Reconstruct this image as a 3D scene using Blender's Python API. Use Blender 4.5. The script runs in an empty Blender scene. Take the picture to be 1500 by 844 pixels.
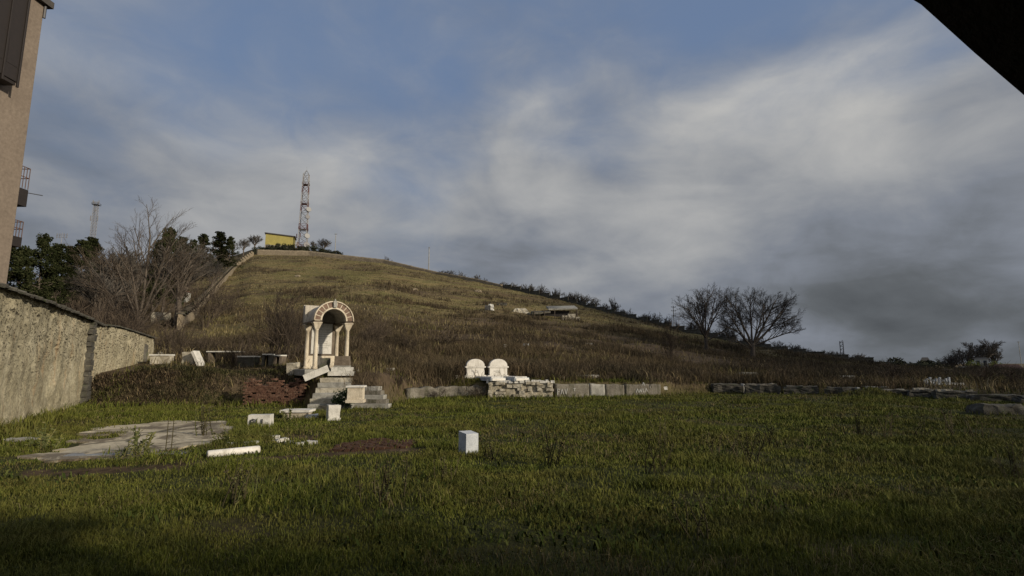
import bpy, bmesh, math, random
import numpy as np
from mathutils import Vector, Matrix, noise as mnoise
R = math.radians
random.seed(7); rs = np.random.RandomState(11)
C = bpy.context.scene.collection
SC = bpy.context.scene

# ------------------------------------------------------------------ camera geometry
F = 775.0; TH = math.atan(110/775.0); CH = 2.2
ct, st = math.cos(TH), math.sin(TH)
def ray(px, py):
    u = (px-750)/F; v = (422-py)/F
    return Vector((u, ct - v*st, st + v*ct))
def P(px, py, Y):
    d = ray(px, py); return Vector((0,0,CH)) + d*(Y/d.y)
cam_d = bpy.data.cameras.new('camera'); cam = bpy.data.objects.new('camera', cam_d); C.objects.link(cam)
cam.location = (0,0,CH); cam.rotation_euler = (R(90)+TH, 0, 0)
cam_d.sensor_width = 36; cam_d.lens = 36*F/1500; cam_d.clip_start = .05; cam_d.clip_end = 20000
SC.camera = cam

# ------------------------------------------------------------------ numeric noise
_tab = rs.rand(256,256)
def vnoise(x, y):
    x = np.asarray(x, float); y = np.asarray(y, float)
    xi = np.floor(x).astype(int); yi = np.floor(y).astype(int); fx = x-xi; fy = y-yi
    fx = fx*fx*(3-2*fx); fy = fy*fy*(3-2*fy)
    a = _tab[xi%256, yi%256]; b = _tab[(xi+1)%256, yi%256]; c = _tab[xi%256, (yi+1)%256]; d = _tab[(xi+1)%256, (yi+1)%256]
    return (a*(1-fx)+b*fx)*(1-fy)+(c*(1-fx)+d*fx)*fy
def fbm(x, y, o=4):
    s = 0; a = .5; n = 0
    for i in range(o):
        s = s + a*vnoise(x*2**i+17.3*i, y*2**i+5.1*i); n += a; a *= .5
    return s/n
def sstep(a, b, x):
    x = np.clip((x-a)/(b-a), 0, 1); return x*x*(3-2*x)

# ------------------------------------------------------------------ terrain
crest_px = [(-500,470,120),(-100,450,140),(0,440,150),(150,400,195),(300,388,235),(345,386,245),(372,374,250),(450,374,250),(500,380,245),(560,386,238),
  (640,402,225),(700,414,212),(760,427,200),(820,440,188),(900,461,170),(1000,486,150),(1100,508,138),(1200,524,128),(1300,537,122),(1400,542,116),(1500,547,110),(1900,555,95)]
_c = [P(*c) for c in crest_px]
cT = np.array([c.x/c.y for c in _c]); cY = np.array([c.y for c in _c]); cZ = np.array([c.z for c in _c])
cS = np.interp(np.array([c[0] for c in crest_px]), [-500,250,345,480,560,640,1900],[.15,.2,.29,.29,.05,-.15,-.12])
edge_px = [(-400,24,1.0,3),(100,27.5,1.2,2.5),(130,27.5,1.5,2.6),(250,27,1.65,2.6),(360,29,1.5,2.2),(440,28.6,1.6,2.0),(470,26.6,1.62,2.4),(560,27.2,1.55,2.0),
  (600,31,1.25,2.2),(640,33,1.12,1.6),(690,33.4,1.08,.9),(720,33.5,1.06,.35),(810,33.6,1.06,.35),(960,35.7,.92,.35),(985,38,.75,1.2),(1050,41.2,.55,1.0),(1150,38.6,.5,.9),(1330,35.4,.5,.9),(1500,30,.5,.9),(1900,20,.5,.9)]
eT = np.array([(e[0]-750)/F/ct for e in edge_px]); eY = np.array([e[1] for e in edge_px]); eZ = np.array([e[2] for e in edge_px]); eW = np.array([e[3] for e in edge_px])
PW = 1.32
def terr_phase(X, Y, D): return D*1.05+fbm(X*.02,Y*.02,3)*16
def TZ(X, Y, detail=True):
    X = np.asarray(X, float); Y = np.asarray(Y, float)
    az = np.arctan2(X, Y); r = np.hypot(X, Y)
    azc = np.clip(az, -R(52), R(54)); t = np.tan(azc); D = r*np.cos(azc)
    back = 1 - sstep(R(75), R(115), np.abs(az))
    ye = np.interp(t, eT, eY); zt = np.interp(t, eT, eZ); w = np.interp(t, eT, eW)
    yc = np.interp(t, cT, cY); zc = np.interp(t, cT, cZ); sl = np.interp(t, cT, cS)
    step = zt*sstep(0, 1, (D-ye)/w)
    s = np.clip((D-ye)/(yc-ye), 0, 1)
    z = step + (zc-zt)*s**PW
    over = np.clip(D-yc, 0, None)
    z = z + sl*np.minimum(over, 55)
    far = np.clip(D-yc-55, 0, None)
    z = np.where(far > 0, np.maximum(np.minimum(z, -3), z - far*.22), z)
    z = np.where(over > 0, np.maximum(z, -3.0), z)
    if detail:
        fld = 1-sstep(-1, 1, D-ye)
        z = z + .5*np.exp(-(((X-23.4)/1.6)**2+((Y-35.2)/1.0)**2))
        z = z + (fbm(X*.35, Y*.35, 3)-.5)*.16*np.clip(r/6, 0, 1)*fld
        hill = sstep(3, 25, D-ye)*(1-sstep(0, 10, D-yc))
        z = z + (fbm(X*.06+9, Y*.1+3, 4)-.5)*2.6*hill*np.clip((D-ye)/80, .2, 1)*(1-sstep(-30,0,D-yc))
        z = z + (fbm(X*.5+3, Y*.5, 2)-.5)*.25*hill
        # terracing along the slope
        z = z + np.sin(terr_phase(X, Y, D))*.22*hill*sstep(60, 90, D)
    return z*back
def tz(X, Y): return float(TZ(X, Y))
def G(px, py, ymin=3):
    d = ray(px, py); Y = ymin
    while Y < 400:
        p = Vector((0,0,CH)) + d*(Y/d.y)
        if p.z <= tz(p.x, p.y): return p
        Y += .05 if Y < 45 else .4
    return Vector((0,0,CH)) + d*(200/d.y)
def gx(px, Y): return (px-750)/F/ct*Y     # X of an image column at depth Y (near eye level)
def ground_at(px, Y):
    X = gx(px, Y); return Vector((X, Y, tz(X, Y)))

# ------------------------------------------------------------------ tagging and mesh builder
def tag(o, label=None, cat=None, group=None, kind=None):
    if label: o['label'] = label
    if cat: o['category'] = cat
    if group: o['group'] = group
    if kind: o['kind'] = kind
    return o
def thing(name, label, cat, loc=(0,0,0), rz=0, group=None):
    o = bpy.data.objects.new(name, None); C.objects.link(o); o.location = loc; o.rotation_euler = (0,0,rz)
    o.empty_display_size = .2
    return tag(o, label, cat, group)
def link_mesh(name, me, parent=None, loc=None, rz=0):
    o = bpy.data.objects.new(name, me); C.objects.link(o)
    if parent: o.parent = parent
    if loc is not None: o.location = loc
    o.rotation_euler = (0,0,rz)
    return o
class MB:
    def __init__(s): s.v = []; s.f = []
    def add(s, vs, fs, M=None):
        b = len(s.v)
        s.v += [tuple(M @ Vector(p)) if M else tuple(p) for p in vs]
        s.f += [tuple(i+b for i in f) for f in fs]
        return s
    def box(s, x, y, z, sx, sy, sz, M=None, tx=1, ty=1):
        """centre x,y, bottom z, sizes; top scaled tx,ty"""
        a, b = sx/2, sy/2
        vs = [(x-a,y-b,z),(x+a,y-b,z),(x+a,y+b,z),(x-a,y+b,z),(x-a*tx,y-b*ty,z+sz),(x+a*tx,y-b*ty,z+sz),(x+a*tx,y+b*ty,z+sz),(x-a*tx,y+b*ty,z+sz)]
        return s.add(vs, [(3,2,1,0),(4,5,6,7),(0,1,5,4),(1,2,6,5),(2,3,7,6),(3,0,4,7)], M)
    def rough(s, x, y, z, sx, sy, sz, amp=.03, cuts=3, seed=0, M=None, tx=1, ty=1, fr=2.2, rnd=.0):
        """a weathered block: a subdivided box with displaced vertices"""
        bm = bmesh.new(); bmesh.ops.create_cube(bm, size=1)
        bmesh.ops.subdivide_edges(bm, edges=bm.edges[:], cuts=cuts, use_grid_fill=True)
        off = Vector((seed*7.13, seed*3.7, seed*1.9)); vs = []
        for v in bm.verts:
            c = v.co.copy(); k = c.z+.5
            if rnd: 
                n = c.normalized()*.62; c = c.lerp(n, rnd)
            p = Vector((c.x*sx*(1+(tx-1)*k), c.y*sy*(1+(ty-1)*k), (c.z+.5)*sz))
            d = mnoise.noise_vector(p*fr+off) + mnoise.noise_vector(p*fr*3+off)*.5
            p += Vector((d.x*amp, d.y*amp, d.z*amp*(.8 if k > .05 else .1)))
            vs.append((p.x+x, p.y+y, p.z+z))
        bm.verts.index_update()
        fs = [tuple(v.index for v in f.verts) for f in bm.faces]; bm.free()
        return s.add(vs, fs, M)
    def tube(s, p0, p1, r0, r1=None, n=6, cap=True):
        r1 = r0 if r1 is None else r1
        p0 = Vector(p0); p1 = Vector(p1); d = (p1-p0)
        if d.length < 1e-6: return s
        d.normalize(); a = d.orthogonal().normalized(); b = d.cross(a)
        vs = []
        for p, r in ((p0, r0), (p1, r1)):
            for i in range(n):
                an = 2*math.pi*i/n; vs.append(p + (a*math.cos(an)+b*math.sin(an))*r)
        fs = [(i, (i+1)%n, n+(i+1)%n, n+i) for i in range(n)]
        if cap: fs += [tuple(range(n))[::-1], tuple(range(n, 2*n))]
        return s.add(vs, fs)
    def path(s, pts, r0, r1, n=3):
        """tapered tube along points sharing rings"""
        pts = [Vector(p) for p in pts]; m = len(pts); vs = []; 
        d = (pts[-1]-pts[0]).normalized(); a = d.orthogonal().normalized()
        for k, p in enumerate(pts):
            d = (pts[min(k+1, m-1)]-pts[max(k-1, 0)]).normalized()
            a = (a - d*a.dot(d)); a = a.normalized() if a.length > 1e-5 else d.orthogonal().normalized()
            b = d.cross(a); r = r0+(r1-r0)*k/(m-1)
            for i in range(n):
                an = 2*math.pi*i/n; vs.append(p+(a*math.cos(an)+b*math.sin(an))*r)
        fs = [(k*n+i, k*n+(i+1)%n, (k+1)*n+(i+1)%n, (k+1)*n+i) for k in range(m-1) for i in range(n)]
        fs.append(tuple(range((m-1)*n, m*n)))
        return s.add(vs, fs)
    def lathe(s, prof, n=20, M=None):
        vs = [(r*math.cos(2*math.pi*i/n), r*math.sin(2*math.pi*i/n), z) for r, z in prof for i in range(n)]
        m = len(prof)
        fs = [(k*n+i, k*n+(i+1)%n, (k+1)*n+(i+1)%n, (k+1)*n+i) for k in range(m-1) for i in range(n)]
        fs += [tuple(range(n))[::-1], tuple(range((m-1)*n, m*n))]
        return s.add(vs, fs, M)
    def prism(s, poly, y0, y1, M=None):
        """polygon in x,z extruded from y0 to y1"""
        n = len(poly)
        vs = [(x, y0, z) for x, z in poly]+[(x, y1, z) for x, z in poly]
        fs = [tuple(range(n)), tuple(range(n, 2*n))[::-1]]+[(i, i+n, (i+1)%n+n, (i+1)%n) for i in range(n)]
        return s.add(vs, fs, M)
    def arch(s, r0, r1, a0, a1, y0, y1, n=16, cx=0, cz=0):
        vs = []; 
        for i in range(n+1):
            a = a0+(a1-a0)*i/n; c, q = math.cos(a), math.sin(a)
            vs += [(cx+r0*c, y0, cz+r0*q), (cx+r1*c, y0, cz+r1*q), (cx+r1*c, y1, cz+r1*q), (cx+r0*c, y1, cz+r0*q)]
        fs = []
        for i in range(n):
            b = 4*i
            for k in range(4): fs.append((b+k, b+(k+1)%4, b+4+(k+1)%4, b+4+k))
        fs += [(3,2,1,0), (4*n, 4*n+1, 4*n+2, 4*n+3)]
        return s.add(vs, fs)
    def mesh(s, name, m, smooth=False):
        me = bpy.data.meshes.new(name); me.from_pydata(s.v, [], s.f); me.materials.append(m)
        if smooth: me.polygons.foreach_set('use_smooth', [True]*len(me.polygons))
        bm = bmesh.new(); bm.from_mesh(me); bmesh.ops.recalc_face_normals(bm, faces=bm.faces); bm.to_mesh(me); bm.free()
        me.update(); return me
    def build(s, name, m, parent=None, loc=None, rz=0, bevel=0, smooth=False):
        o = link_mesh(name, s.mesh(name, m, smooth), parent, loc, rz)
        if bevel:
            b = o.modifiers.new('bevel', 'BEVEL'); b.width = bevel; b.segments = 2; b.limit_method = 'ANGLE'; b.angle_limit = R(35)
        return o
def np_mesh(name, V, T, m, smooth=False):
    """triangles from numpy arrays"""
    me = bpy.data.meshes.new(name); V = np.asarray(V, np.float32); T = np.asarray(T, np.int32)
    me.vertices.add(len(V)); me.vertices.foreach_set('co', V.ravel())
    me.loops.add(T.size); me.loops.foreach_set('vertex_index', T.ravel())
    me.polygons.add(len(T)); k = T.shape[1]
    me.polygons.foreach_set('loop_start', np.arange(0, T.size, k, dtype=np.int32))
    if smooth: me.polygons.foreach_set('use_smooth', np.ones(len(T), bool))
    me.materials.append(m); me.update(calc_edges=True); me.validate(); return me

# ------------------------------------------------------------------ materials
def nt(name):
    m = bpy.data.materials.new(name); m.use_nodes = True; t = m.node_tree
    return m, t, t.nodes['Principled BSDF']
def N(t, ty, **kw):
    n = t.nodes.new(ty)
    for k, v in kw.items():
        if k in ('inputs',):
            for a, b in v.items(): n.inputs[a].default_value = b
        else: setattr(n, k, v)
    return n
def mth_(t, op, a, b=None, c=None, clamp=False):
    n = N(t, 'ShaderNodeMath', operation=op, use_clamp=clamp)
    for i, v in enumerate((a, b, c)):
        if v is None: continue
        if hasattr(v, 'links'): t.links.new(v, n.inputs[i])
        else: n.inputs[i].default_value = v
    return n.outputs[0]
def ramp(t, src, stops):
    n = t.nodes.new('ShaderNodeValToRGB'); e = n.color_ramp.elements
    while len(e) < len(stops): e.new(.5)
    for el, (p, c) in zip(e, stops):
        el.position = p; el.color = (*c, 1) if len(c) == 3 else c
    t.links.new(src, n.inputs[0]); return n
def noise(t, scale, detail=5, rough=.6, vec=None, dist=0):
    n = N(t, 'ShaderNodeTexNoise', inputs={'Scale':scale, 'Detail':detail, 'Roughness':rough, 'Distortion':dist})
    if vec is not None: t.links.new(vec, n.inputs['Vector'])
    return n
def mixc(t, fac, a, b, mode='MIX'):
    n = N(t, 'ShaderNodeMix', data_type='RGBA', blend_type=mode)
    for inp, v in ((0, fac), (6, a), (7, b)):
        if hasattr(v, 'links'): t.links.new(v, n.inputs[inp])
        else: n.inputs[inp].default_value = v if not isinstance(v, tuple) else ((*v, 1) if len(v) == 3 else v)
    return n.outputs[2]
def bump(t, bsdf, h, strength=.5, dist=.02):
    b = N(t, 'ShaderNodeBump', inputs={'Strength':strength, 'Distance':dist}); t.links.new(h, b.inputs['Height']); t.links.new(b.outputs[0], bsdf.inputs['Normal'])
def coords(t, scale=(1,1,1), kind='Object', rand=True):
    c = N(t, 'ShaderNodeTexCoord'); m = N(t, 'ShaderNodeMapping', inputs={'Scale':scale}); t.links.new(c.outputs[kind], m.inputs['Vector'])
    if rand:
        oi = N(t, 'ShaderNodeObjectInfo'); mu = N(t, 'ShaderNodeMath', operation='MULTIPLY', inputs={1:40.0}); t.links.new(oi.outputs['Random'], mu.inputs[0])
        t.links.new(mu.outputs[0], m.inputs['Location'])
    return m.outputs[0]
def stone(name, stops, scale=3, rough=.85, bs=.5, bd=.02, stain=None, stain_lo=.5, stain_hi=.65, streak=False, spec=.3):
    """weathered mineral surface: large blotches, fine grain, optional stains or vertical streaks"""
    m, t, b = nt(name); v = coords(t)
    n1 = noise(t, scale, 8, .65, v); col = ramp(t, n1.outputs[0], stops).outputs[0]
    n2 = noise(t, scale*9, 4, .7, v); col = mixc(t, .35, col, ramp(t, n2.outputs[0], [(.3,(.25,.25,.25)),(.7,(.8,.8,.8))]).outputs[0], 'OVERLAY')
    if stain:
        vs = coords(t, (scale*1.5, scale*1.5, scale*.25)) if streak else v
        n3 = noise(t, 1 if streak else scale*.6, 6, .7, vs, .5)
        col = mixc(t, ramp(t, n3.outputs[0], [(stain_lo,(0,0,0)),(stain_hi,(1,1,1))]).outputs[0], col, stain)
    t.links.new(col, b.inputs['Base Color']); b.inputs['Roughness'].default_value = rough; b.inputs['Specular IOR Level'].default_value = spec
    h = N(t, 'ShaderNodeMath', operation='ADD'); t.links.new(n1.outputs[0], h.inputs[0]); t.links.new(n2.outputs[0], h.inputs[1])
    bump(t, b, h.outputs[0], bs, bd); return m
def island(name, cols, rough=.8, patch=None, ps=.15):
    """foliage and blades: colour differs per loose piece, and in patches across the place"""
    m, t, b = nt(name); g = N(t, 'ShaderNodeNewGeometry')
    col = ramp(t, g.outputs['Random Per Island'], cols).outputs[0]
    if patch:
        mp_ = N(t, 'ShaderNodeMapping', inputs={'Scale':(.55,1.2,1.2)}); t.links.new(g.outputs['Position'], mp_.inputs[0])
        n = noise(t, ps, 6, .65, mp_.outputs[0])
        col = mixc(t, ramp(t, n.outputs[0], [(.42,(0,0,0)),(.62,(1,1,1))]).outputs[0], col, mixc(t, .65, col, patch))
        n = noise(t, ps*5, 3, .6, g.outputs['Position'])
        col = mixc(t, 1.0, col, ramp(t, n.outputs[0], [(.3,(.55,.62,.55)),(.7,(1.35,1.3,1.2))]).outputs[0], 'MULTIPLY')
    t.links.new(col, b.inputs['Base Color']); b.inputs['Roughness'].default_value = rough; b.inputs['Specular IOR Level'].default_value = .15 if rough < 1 else 0
    return m
def plain(name, c, rough=.6, metal=0, var=.12, scale=4):
    m, t, b = nt(name); v = coords(t); n = noise(t, scale, 5, .6, v)
    lo = tuple(x*(1-var*2) for x in c); hi = tuple(min(1, x*(1+var)) for x in c)
    t.links.new(ramp(t, n.outputs[0], [(.3, lo), (.7, hi)]).outputs[0], b.inputs['Base Color'])
    b.inputs['Roughness'].default_value = rough; b.inputs['Metallic'].default_value = metal; return m

M = {}
M['bluestone'] = stone('bluish grey stone', [(.25,(.12,.125,.13)),(.5,(.2,.21,.22)),(.75,(.29,.3,.31))], 2.5, .9, .4, .02, (.1,.085,.06), .52, .7)
M['marble'] = stone('weathered white marble', [(.25,(.34,.33,.3)),(.5,(.52,.51,.47)),(.75,(.63,.61,.57))], 2.5, .7, .3, .015, (.2,.2,.18), .56, .75, True)
M['greymarble'] = stone('grey marble', [(.25,(.28,.3,.33)),(.5,(.4,.43,.46)),(.75,(.5,.52,.53))], 2.5, .65, .25, .012, (.16,.17,.17), .58, .8)
M['cleanmarble'] = stone('clean white marble', [(.25,(.48,.46,.42)),(.6,(.66,.64,.59))], 2, .65, .3, .012, (.3,.27,.21), .54, .74, True)
M['cream'] = stone('cream limestone', [(.25,(.36,.31,.235)),(.5,(.52,.46,.36)),(.75,(.63,.57,.46))], 2.2, .85, .5, .02, (.2,.16,.11), .52, .74, True)
M['paleroof'] = stone('pale render', [(.25,(.3,.275,.23)),(.6,(.44,.41,.35))], 1.8, .9, .4, .02, (.16,.14,.11), .5, .72, True)
M['darkstone'] = stone('dark lichen stone', [(.25,(.035,.032,.026)),(.5,(.066,.062,.052)),(.75,(.13,.125,.105))], 2.2, .95, .7, .04, (.06,.075,.03), .55, .7)
M['greystone'] = stone('grey stone', [(.25,(.16,.155,.14)),(.5,(.27,.265,.24)),(.75,(.38,.37,.34))], 2.2, .95, .7, .035, (.09,.1,.05), .58, .75)
M['concrete'] = stone('old concrete', [(.25,(.17,.155,.13)),(.5,(.25,.23,.2)),(.75,(.33,.31,.27))], 1.2, .95, .6, .03, (.12,.11,.085), .5, .7, True)
M['oldpanel'] = stone('stained retaining wall', [(.25,(.09,.08,.065)),(.5,(.15,.138,.115)),(.75,(.23,.215,.18))], 1.6, .95, .9, .05, (.06,.06,.035), .5, .66, True)
M['rubble'] = stone('rough rubble stone', [(.25,(.24,.21,.16)),(.5,(.38,.35,.28)),(.75,(.55,.52,.44))], 2.6, .95, .8, .04, (.12,.1,.07), .55, .72)
M['brownstone'] = stone('brown stone', [(.25,(.075,.06,.045)),(.5,(.13,.105,.08)),(.75,(.2,.17,.13))], 3, .95, .6, .03)
M['brickred'] = stone('red brick', [(.25,(.055,.028,.02)),(.5,(.115,.06,.04)),(.75,(.21,.145,.105))], 5, .9, .5, .02)
M['archbrick'] = stone('faded arch brick', [(.25,(.11,.075,.055)),(.55,(.175,.12,.09)),(.8,(.26,.185,.14))], 6, .9, .5, .02)
M['tanrubble'] = stone('tan rubble', [(.25,(.14,.115,.08)),(.5,(.23,.19,.135)),(.75,(.33,.28,.2))], 1.5, .95, .8, .05)
M['letter'] = plain('engraved letter paint', (.05,.05,.05), .8)
M['whitepaint'] = plain('white spray paint', (.36,.36,.34), .8)
M['wood'] = plain('dark brown wood', (.013,.009,.008), .7)
M['darkmetal'] = plain('dark metal', (.04,.04,.045), .5)
M['rust'] = plain('rusty railing', (.09,.045,.028), .7)
M['redmetal'] = plain('red tower paint', (.09,.03,.03), .6)
M['whitemetal'] = plain('white tower paint', (.2,.2,.21), .5)
M['mastgrey'] = plain('galvanised mast', (.2,.2,.21), .5)
M['dish'] = plain('dish white', (.2,.205,.21), .45)
M['dishdark'] = plain('dish grey', (.13,.13,.14), .5)
M['tanwall'] = stone('tan render', [(.3,(.15,.122,.098)),(.7,(.19,.156,.125))], .5, .95, .2, .01)
M['yellow'] = plain('yellow wall', (.3,.26,.075), .8, var=.08, scale=.6)
M['darkroof'] = plain('dark roof', (.05,.045,.04), .8)
M['palewall'] = plain('pale house wall', (.6,.58,.52), .85)
M['whitewall'] = plain('white wall', (.3,.3,.28), .85)
M['redroof'] = plain('terracotta roof', (.09,.045,.034), .9)
M['glass'] = plain('dark window', (.03,.035,.04), .15)
M['porch'] = stone('near black porch stone', [(.3,(.02,.018,.016)),(.7,(.045,.04,.035))], 2, .95, .5, .03)  # near-black base colour all over
M['bark'] = stone('grey brown bark', [(.3,(.05,.04,.032)),(.7,(.12,.1,.08))], 6, .95, .6, .03)
M['twig'] = island('bare twigs', [(0,(.045,.041,.036)),(1,(.09,.082,.072))], .95)
M['twigbrown'] = island('brown twigs', [(0,(.034,.027,.022)),(.6,(.066,.052,.04)),(1,(.11,.086,.062))], .95)
M['pine'] = island('pine needles', [(0,(.012,.015,.007)),(.6,(.023,.028,.012)),(1,(.045,.048,.022))], 1)
M['ivyleaf'] = island('ivy leaves', [(0,(.02,.035,.012)),(.6,(.045,.07,.022)),(1,(.09,.11,.04))], .5)
M['weed'] = island('dried weed', [(0,(.04,.035,.02)),(.6,(.07,.06,.03)),(1,(.09,.1,.035))], .9)
M['weedgreen'] = island('green weed', [(0,(.05,.06,.02)),(.6,(.09,.1,.035)),(1,(.17,.15,.06))], .8)
M['grass'] = island('meadow grass', [(0,(.044,.056,.009)),(.5,(.084,.1,.015)),(.86,(.122,.136,.025)),(1,(.18,.165,.065))], .75, (.1,.085,.028), .3)
M['drygrass'] = island('dry hill grass', [(0,(.085,.065,.035)),(.5,(.165,.125,.066)),(.85,(.25,.195,.11)),(1,(.38,.31,.2))], .9, (.075,.07,.026), .05)
M['scrub'] = island('brown scrub', [(0,(.028,.022,.017)),(.5,(.05,.039,.029)),(.85,(.09,.07,.049)),(1,(.2,.16,.11))], .95, (.12,.09,.055), .09)

def hill_grass():
    m, t, b = nt('hill grass'); g = N(t, 'ShaderNodeNewGeometry'); pos = g.outputs['Position']
    base = ramp(t, g.outputs['Random Per Island'], [(0,(.08,.064,.032)),(.6,(.15,.12,.06)),(1,(.3,.25,.155))]).outputs[0]
    dark = ramp(t, g.outputs['Random Per Island'], [(0,(.04,.03,.018)),(1,(.1,.075,.045))]).outputs[0]
    olive = ramp(t, g.outputs['Random Per Island'], [(0,(.05,.055,.016)),(1,(.13,.125,.045))]).outputs[0]
    m1 = N(t, 'ShaderNodeMapping', inputs={'Scale':(.03,.13,.13)}); t.links.new(pos, m1.inputs[0]); n1 = noise(t, 1, 8, .68, m1.outputs[0], .8)
    m2 = N(t, 'ShaderNodeMapping', inputs={'Scale':(.02,.05,.05), 'Location':(3,7,1)}); t.links.new(pos, m2.inputs[0]); n2 = noise(t, 1, 7, .65, m2.outputs[0], .6)
    col = mixc(t, ramp(t, n2.outputs[0], [(.45,(0,0,0)),(.6,(.85,.85,.85))]).outputs[0], base, olive)
    col = mixc(t, ramp(t, n1.outputs[0], [(.5,(0,0,0)),(.6,(.9,.9,.9))]).outputs[0], col, dark)
    n3 = noise(t, .9, 4, .6, pos); col = mixc(t, 1.0, col, ramp(t, n3.outputs[0], [(.3,(.7,.7,.7)),(.7,(1.3,1.28,1.2))]).outputs[0], 'MULTIPLY')
    t.links.new(col, b.inputs['Base Color']); b.inputs['Roughness'].default_value = .95; b.inputs['Specular IOR Level'].default_value = .1; return m
M['hillgrass'] = hill_grass()
M['broadleaf'] = island('broad weed leaves', [(0,(.028,.04,.011)),(.6,(.05,.066,.018)),(1,(.085,.095,.03))], 1)
M['deadgrass'] = island('dead grass', [(0,(.06,.05,.022)),(.7,(.11,.09,.045)),(1,(.17,.14,.08))], 1)
M['bramble'] = island('bramble tangle', [(0,(.035,.026,.018)),(.5,(.07,.05,.035)),(.8,(.12,.09,.06)),(1,(.24,.18,.11))], .9, (.05,.062,.018), .5)
# left boundary wall: rubble showing through plaster
mth = lambda op, *a, **k_: mth_(t, op, *a, **k_)     # in the tree at hand
def wall_mat(name='rubble and plaster wall', tones=[(.3,(.23,.205,.135)),(.5,(.36,.325,.225)),(.7,(.5,.46,.335))], zk=.11):
    m, t, b = nt(name); v = coords(t, rand=False)
    n1 = noise(t, .55, 7, .65, v); n2 = noise(t, 9, 5, .7, v)
    dv = noise(t, 2.5, 6, .7, v); va = mixc(t, .22, v, dv.outputs[1])
    ms = N(t, 'ShaderNodeMapping', inputs={'Scale':(1,1,1.9)}); t.links.new(va, ms.inputs['Vector'])
    vo = N(t, 'ShaderNodeTexVoronoi', feature='DISTANCE_TO_EDGE', inputs={'Scale':3.6}); t.links.new(ms.outputs[0], vo.inputs['Vector'])
    vc = N(t, 'ShaderNodeTexVoronoi', feature='F1', inputs={'Scale':3.6}); t.links.new(ms.outputs[0], vc.inputs['Vector'])
    plast = ramp(t, n1.outputs[0], tones).outputs[0]
    plast = mixc(t, .55, plast, ramp(t, n2.outputs[0], [(.3,(.15,.15,.15)),(.7,(.85,.85,.85))]).outputs[0], 'OVERLAY')
    stonec = mixc(t, .5, plast, ramp(t, vc.outputs['Color'], [(.2,(.16,.145,.1)),(.5,(.3,.27,.19)),(.8,(.46,.42,.31))]).outputs[0])
    mp6 = N(t, 'ShaderNodeMapping', inputs={'Scale':(6,6,12)}); t.links.new(v, mp6.inputs[0]); n6 = noise(t, 1, 4, .55, mp6.outputs[0], .3)
    gap = ramp(t, n6.outputs[0], [(.56,(0,0,0)),(.68,(1,1,1))]).outputs[0]
    sx = N(t, 'ShaderNodeSeparateXYZ'); t.links.new(v, sx.inputs[0])
    n3 = noise(t, .9, 7, .72, v); hm = N(t, 'ShaderNodeMath', operation='MULTIPLY_ADD', inputs={1:zk}); t.links.new(sx.outputs[2], hm.inputs[0]); t.links.new(n3.outputs[0], hm.inputs[2])
    showm = ramp(t, hm.outputs[0], [(.66,(0,0,0)),(.86,(1,1,1))]).outputs[0]
    gapm = mth_(t, 'MULTIPLY', gap, mth_(t, 'MULTIPLY_ADD', showm, .9, .08))
    col = mixc(t, mth_(t, 'MULTIPLY', showm, .8), plast, stonec); col = mixc(t, gapm, col, (.06,.052,.034))
    sv = coords(t, (2.2,2.2,.35), rand=False); n4 = noise(t, 1, 7, .72, sv); col = mixc(t, ramp(t, n4.outputs[0], [(.5,(0,0,0)),(.68,(.75,.75,.75))]).outputs[0], col, (.14,.12,.08))
    n5 = noise(t, .8, 5, .65, sv); col = mixc(t, ramp(t, n5.outputs[0], [(.57,(0,0,0)),(.75,(.5,.5,.5))]).outputs[0], col, (.45,.27,.13))
    t.links.new(col, b.inputs['Base Color']); b.inputs['Roughness'].default_value = .95; b.inputs['Specular IOR Level'].default_value = .2
    hh = mth_(t, 'SUBTRACT', mth_(t, 'ADD', mth_(t, 'MULTIPLY', n3.outputs[0], 1.2), mth_(t, 'MULTIPLY', n2.outputs[0], .7)), mth_(t, 'MULTIPLY', gapm, .9)); bump(t, b, hh, 1.0, .07); return m
M['boundary'] = wall_mat(); M['rubblewall'] = wall_mat('old rubble wall', [(.3,(.2,.18,.13)),(.5,(.34,.31,.24)),(.7,(.5,.46,.37))], .25)

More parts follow.
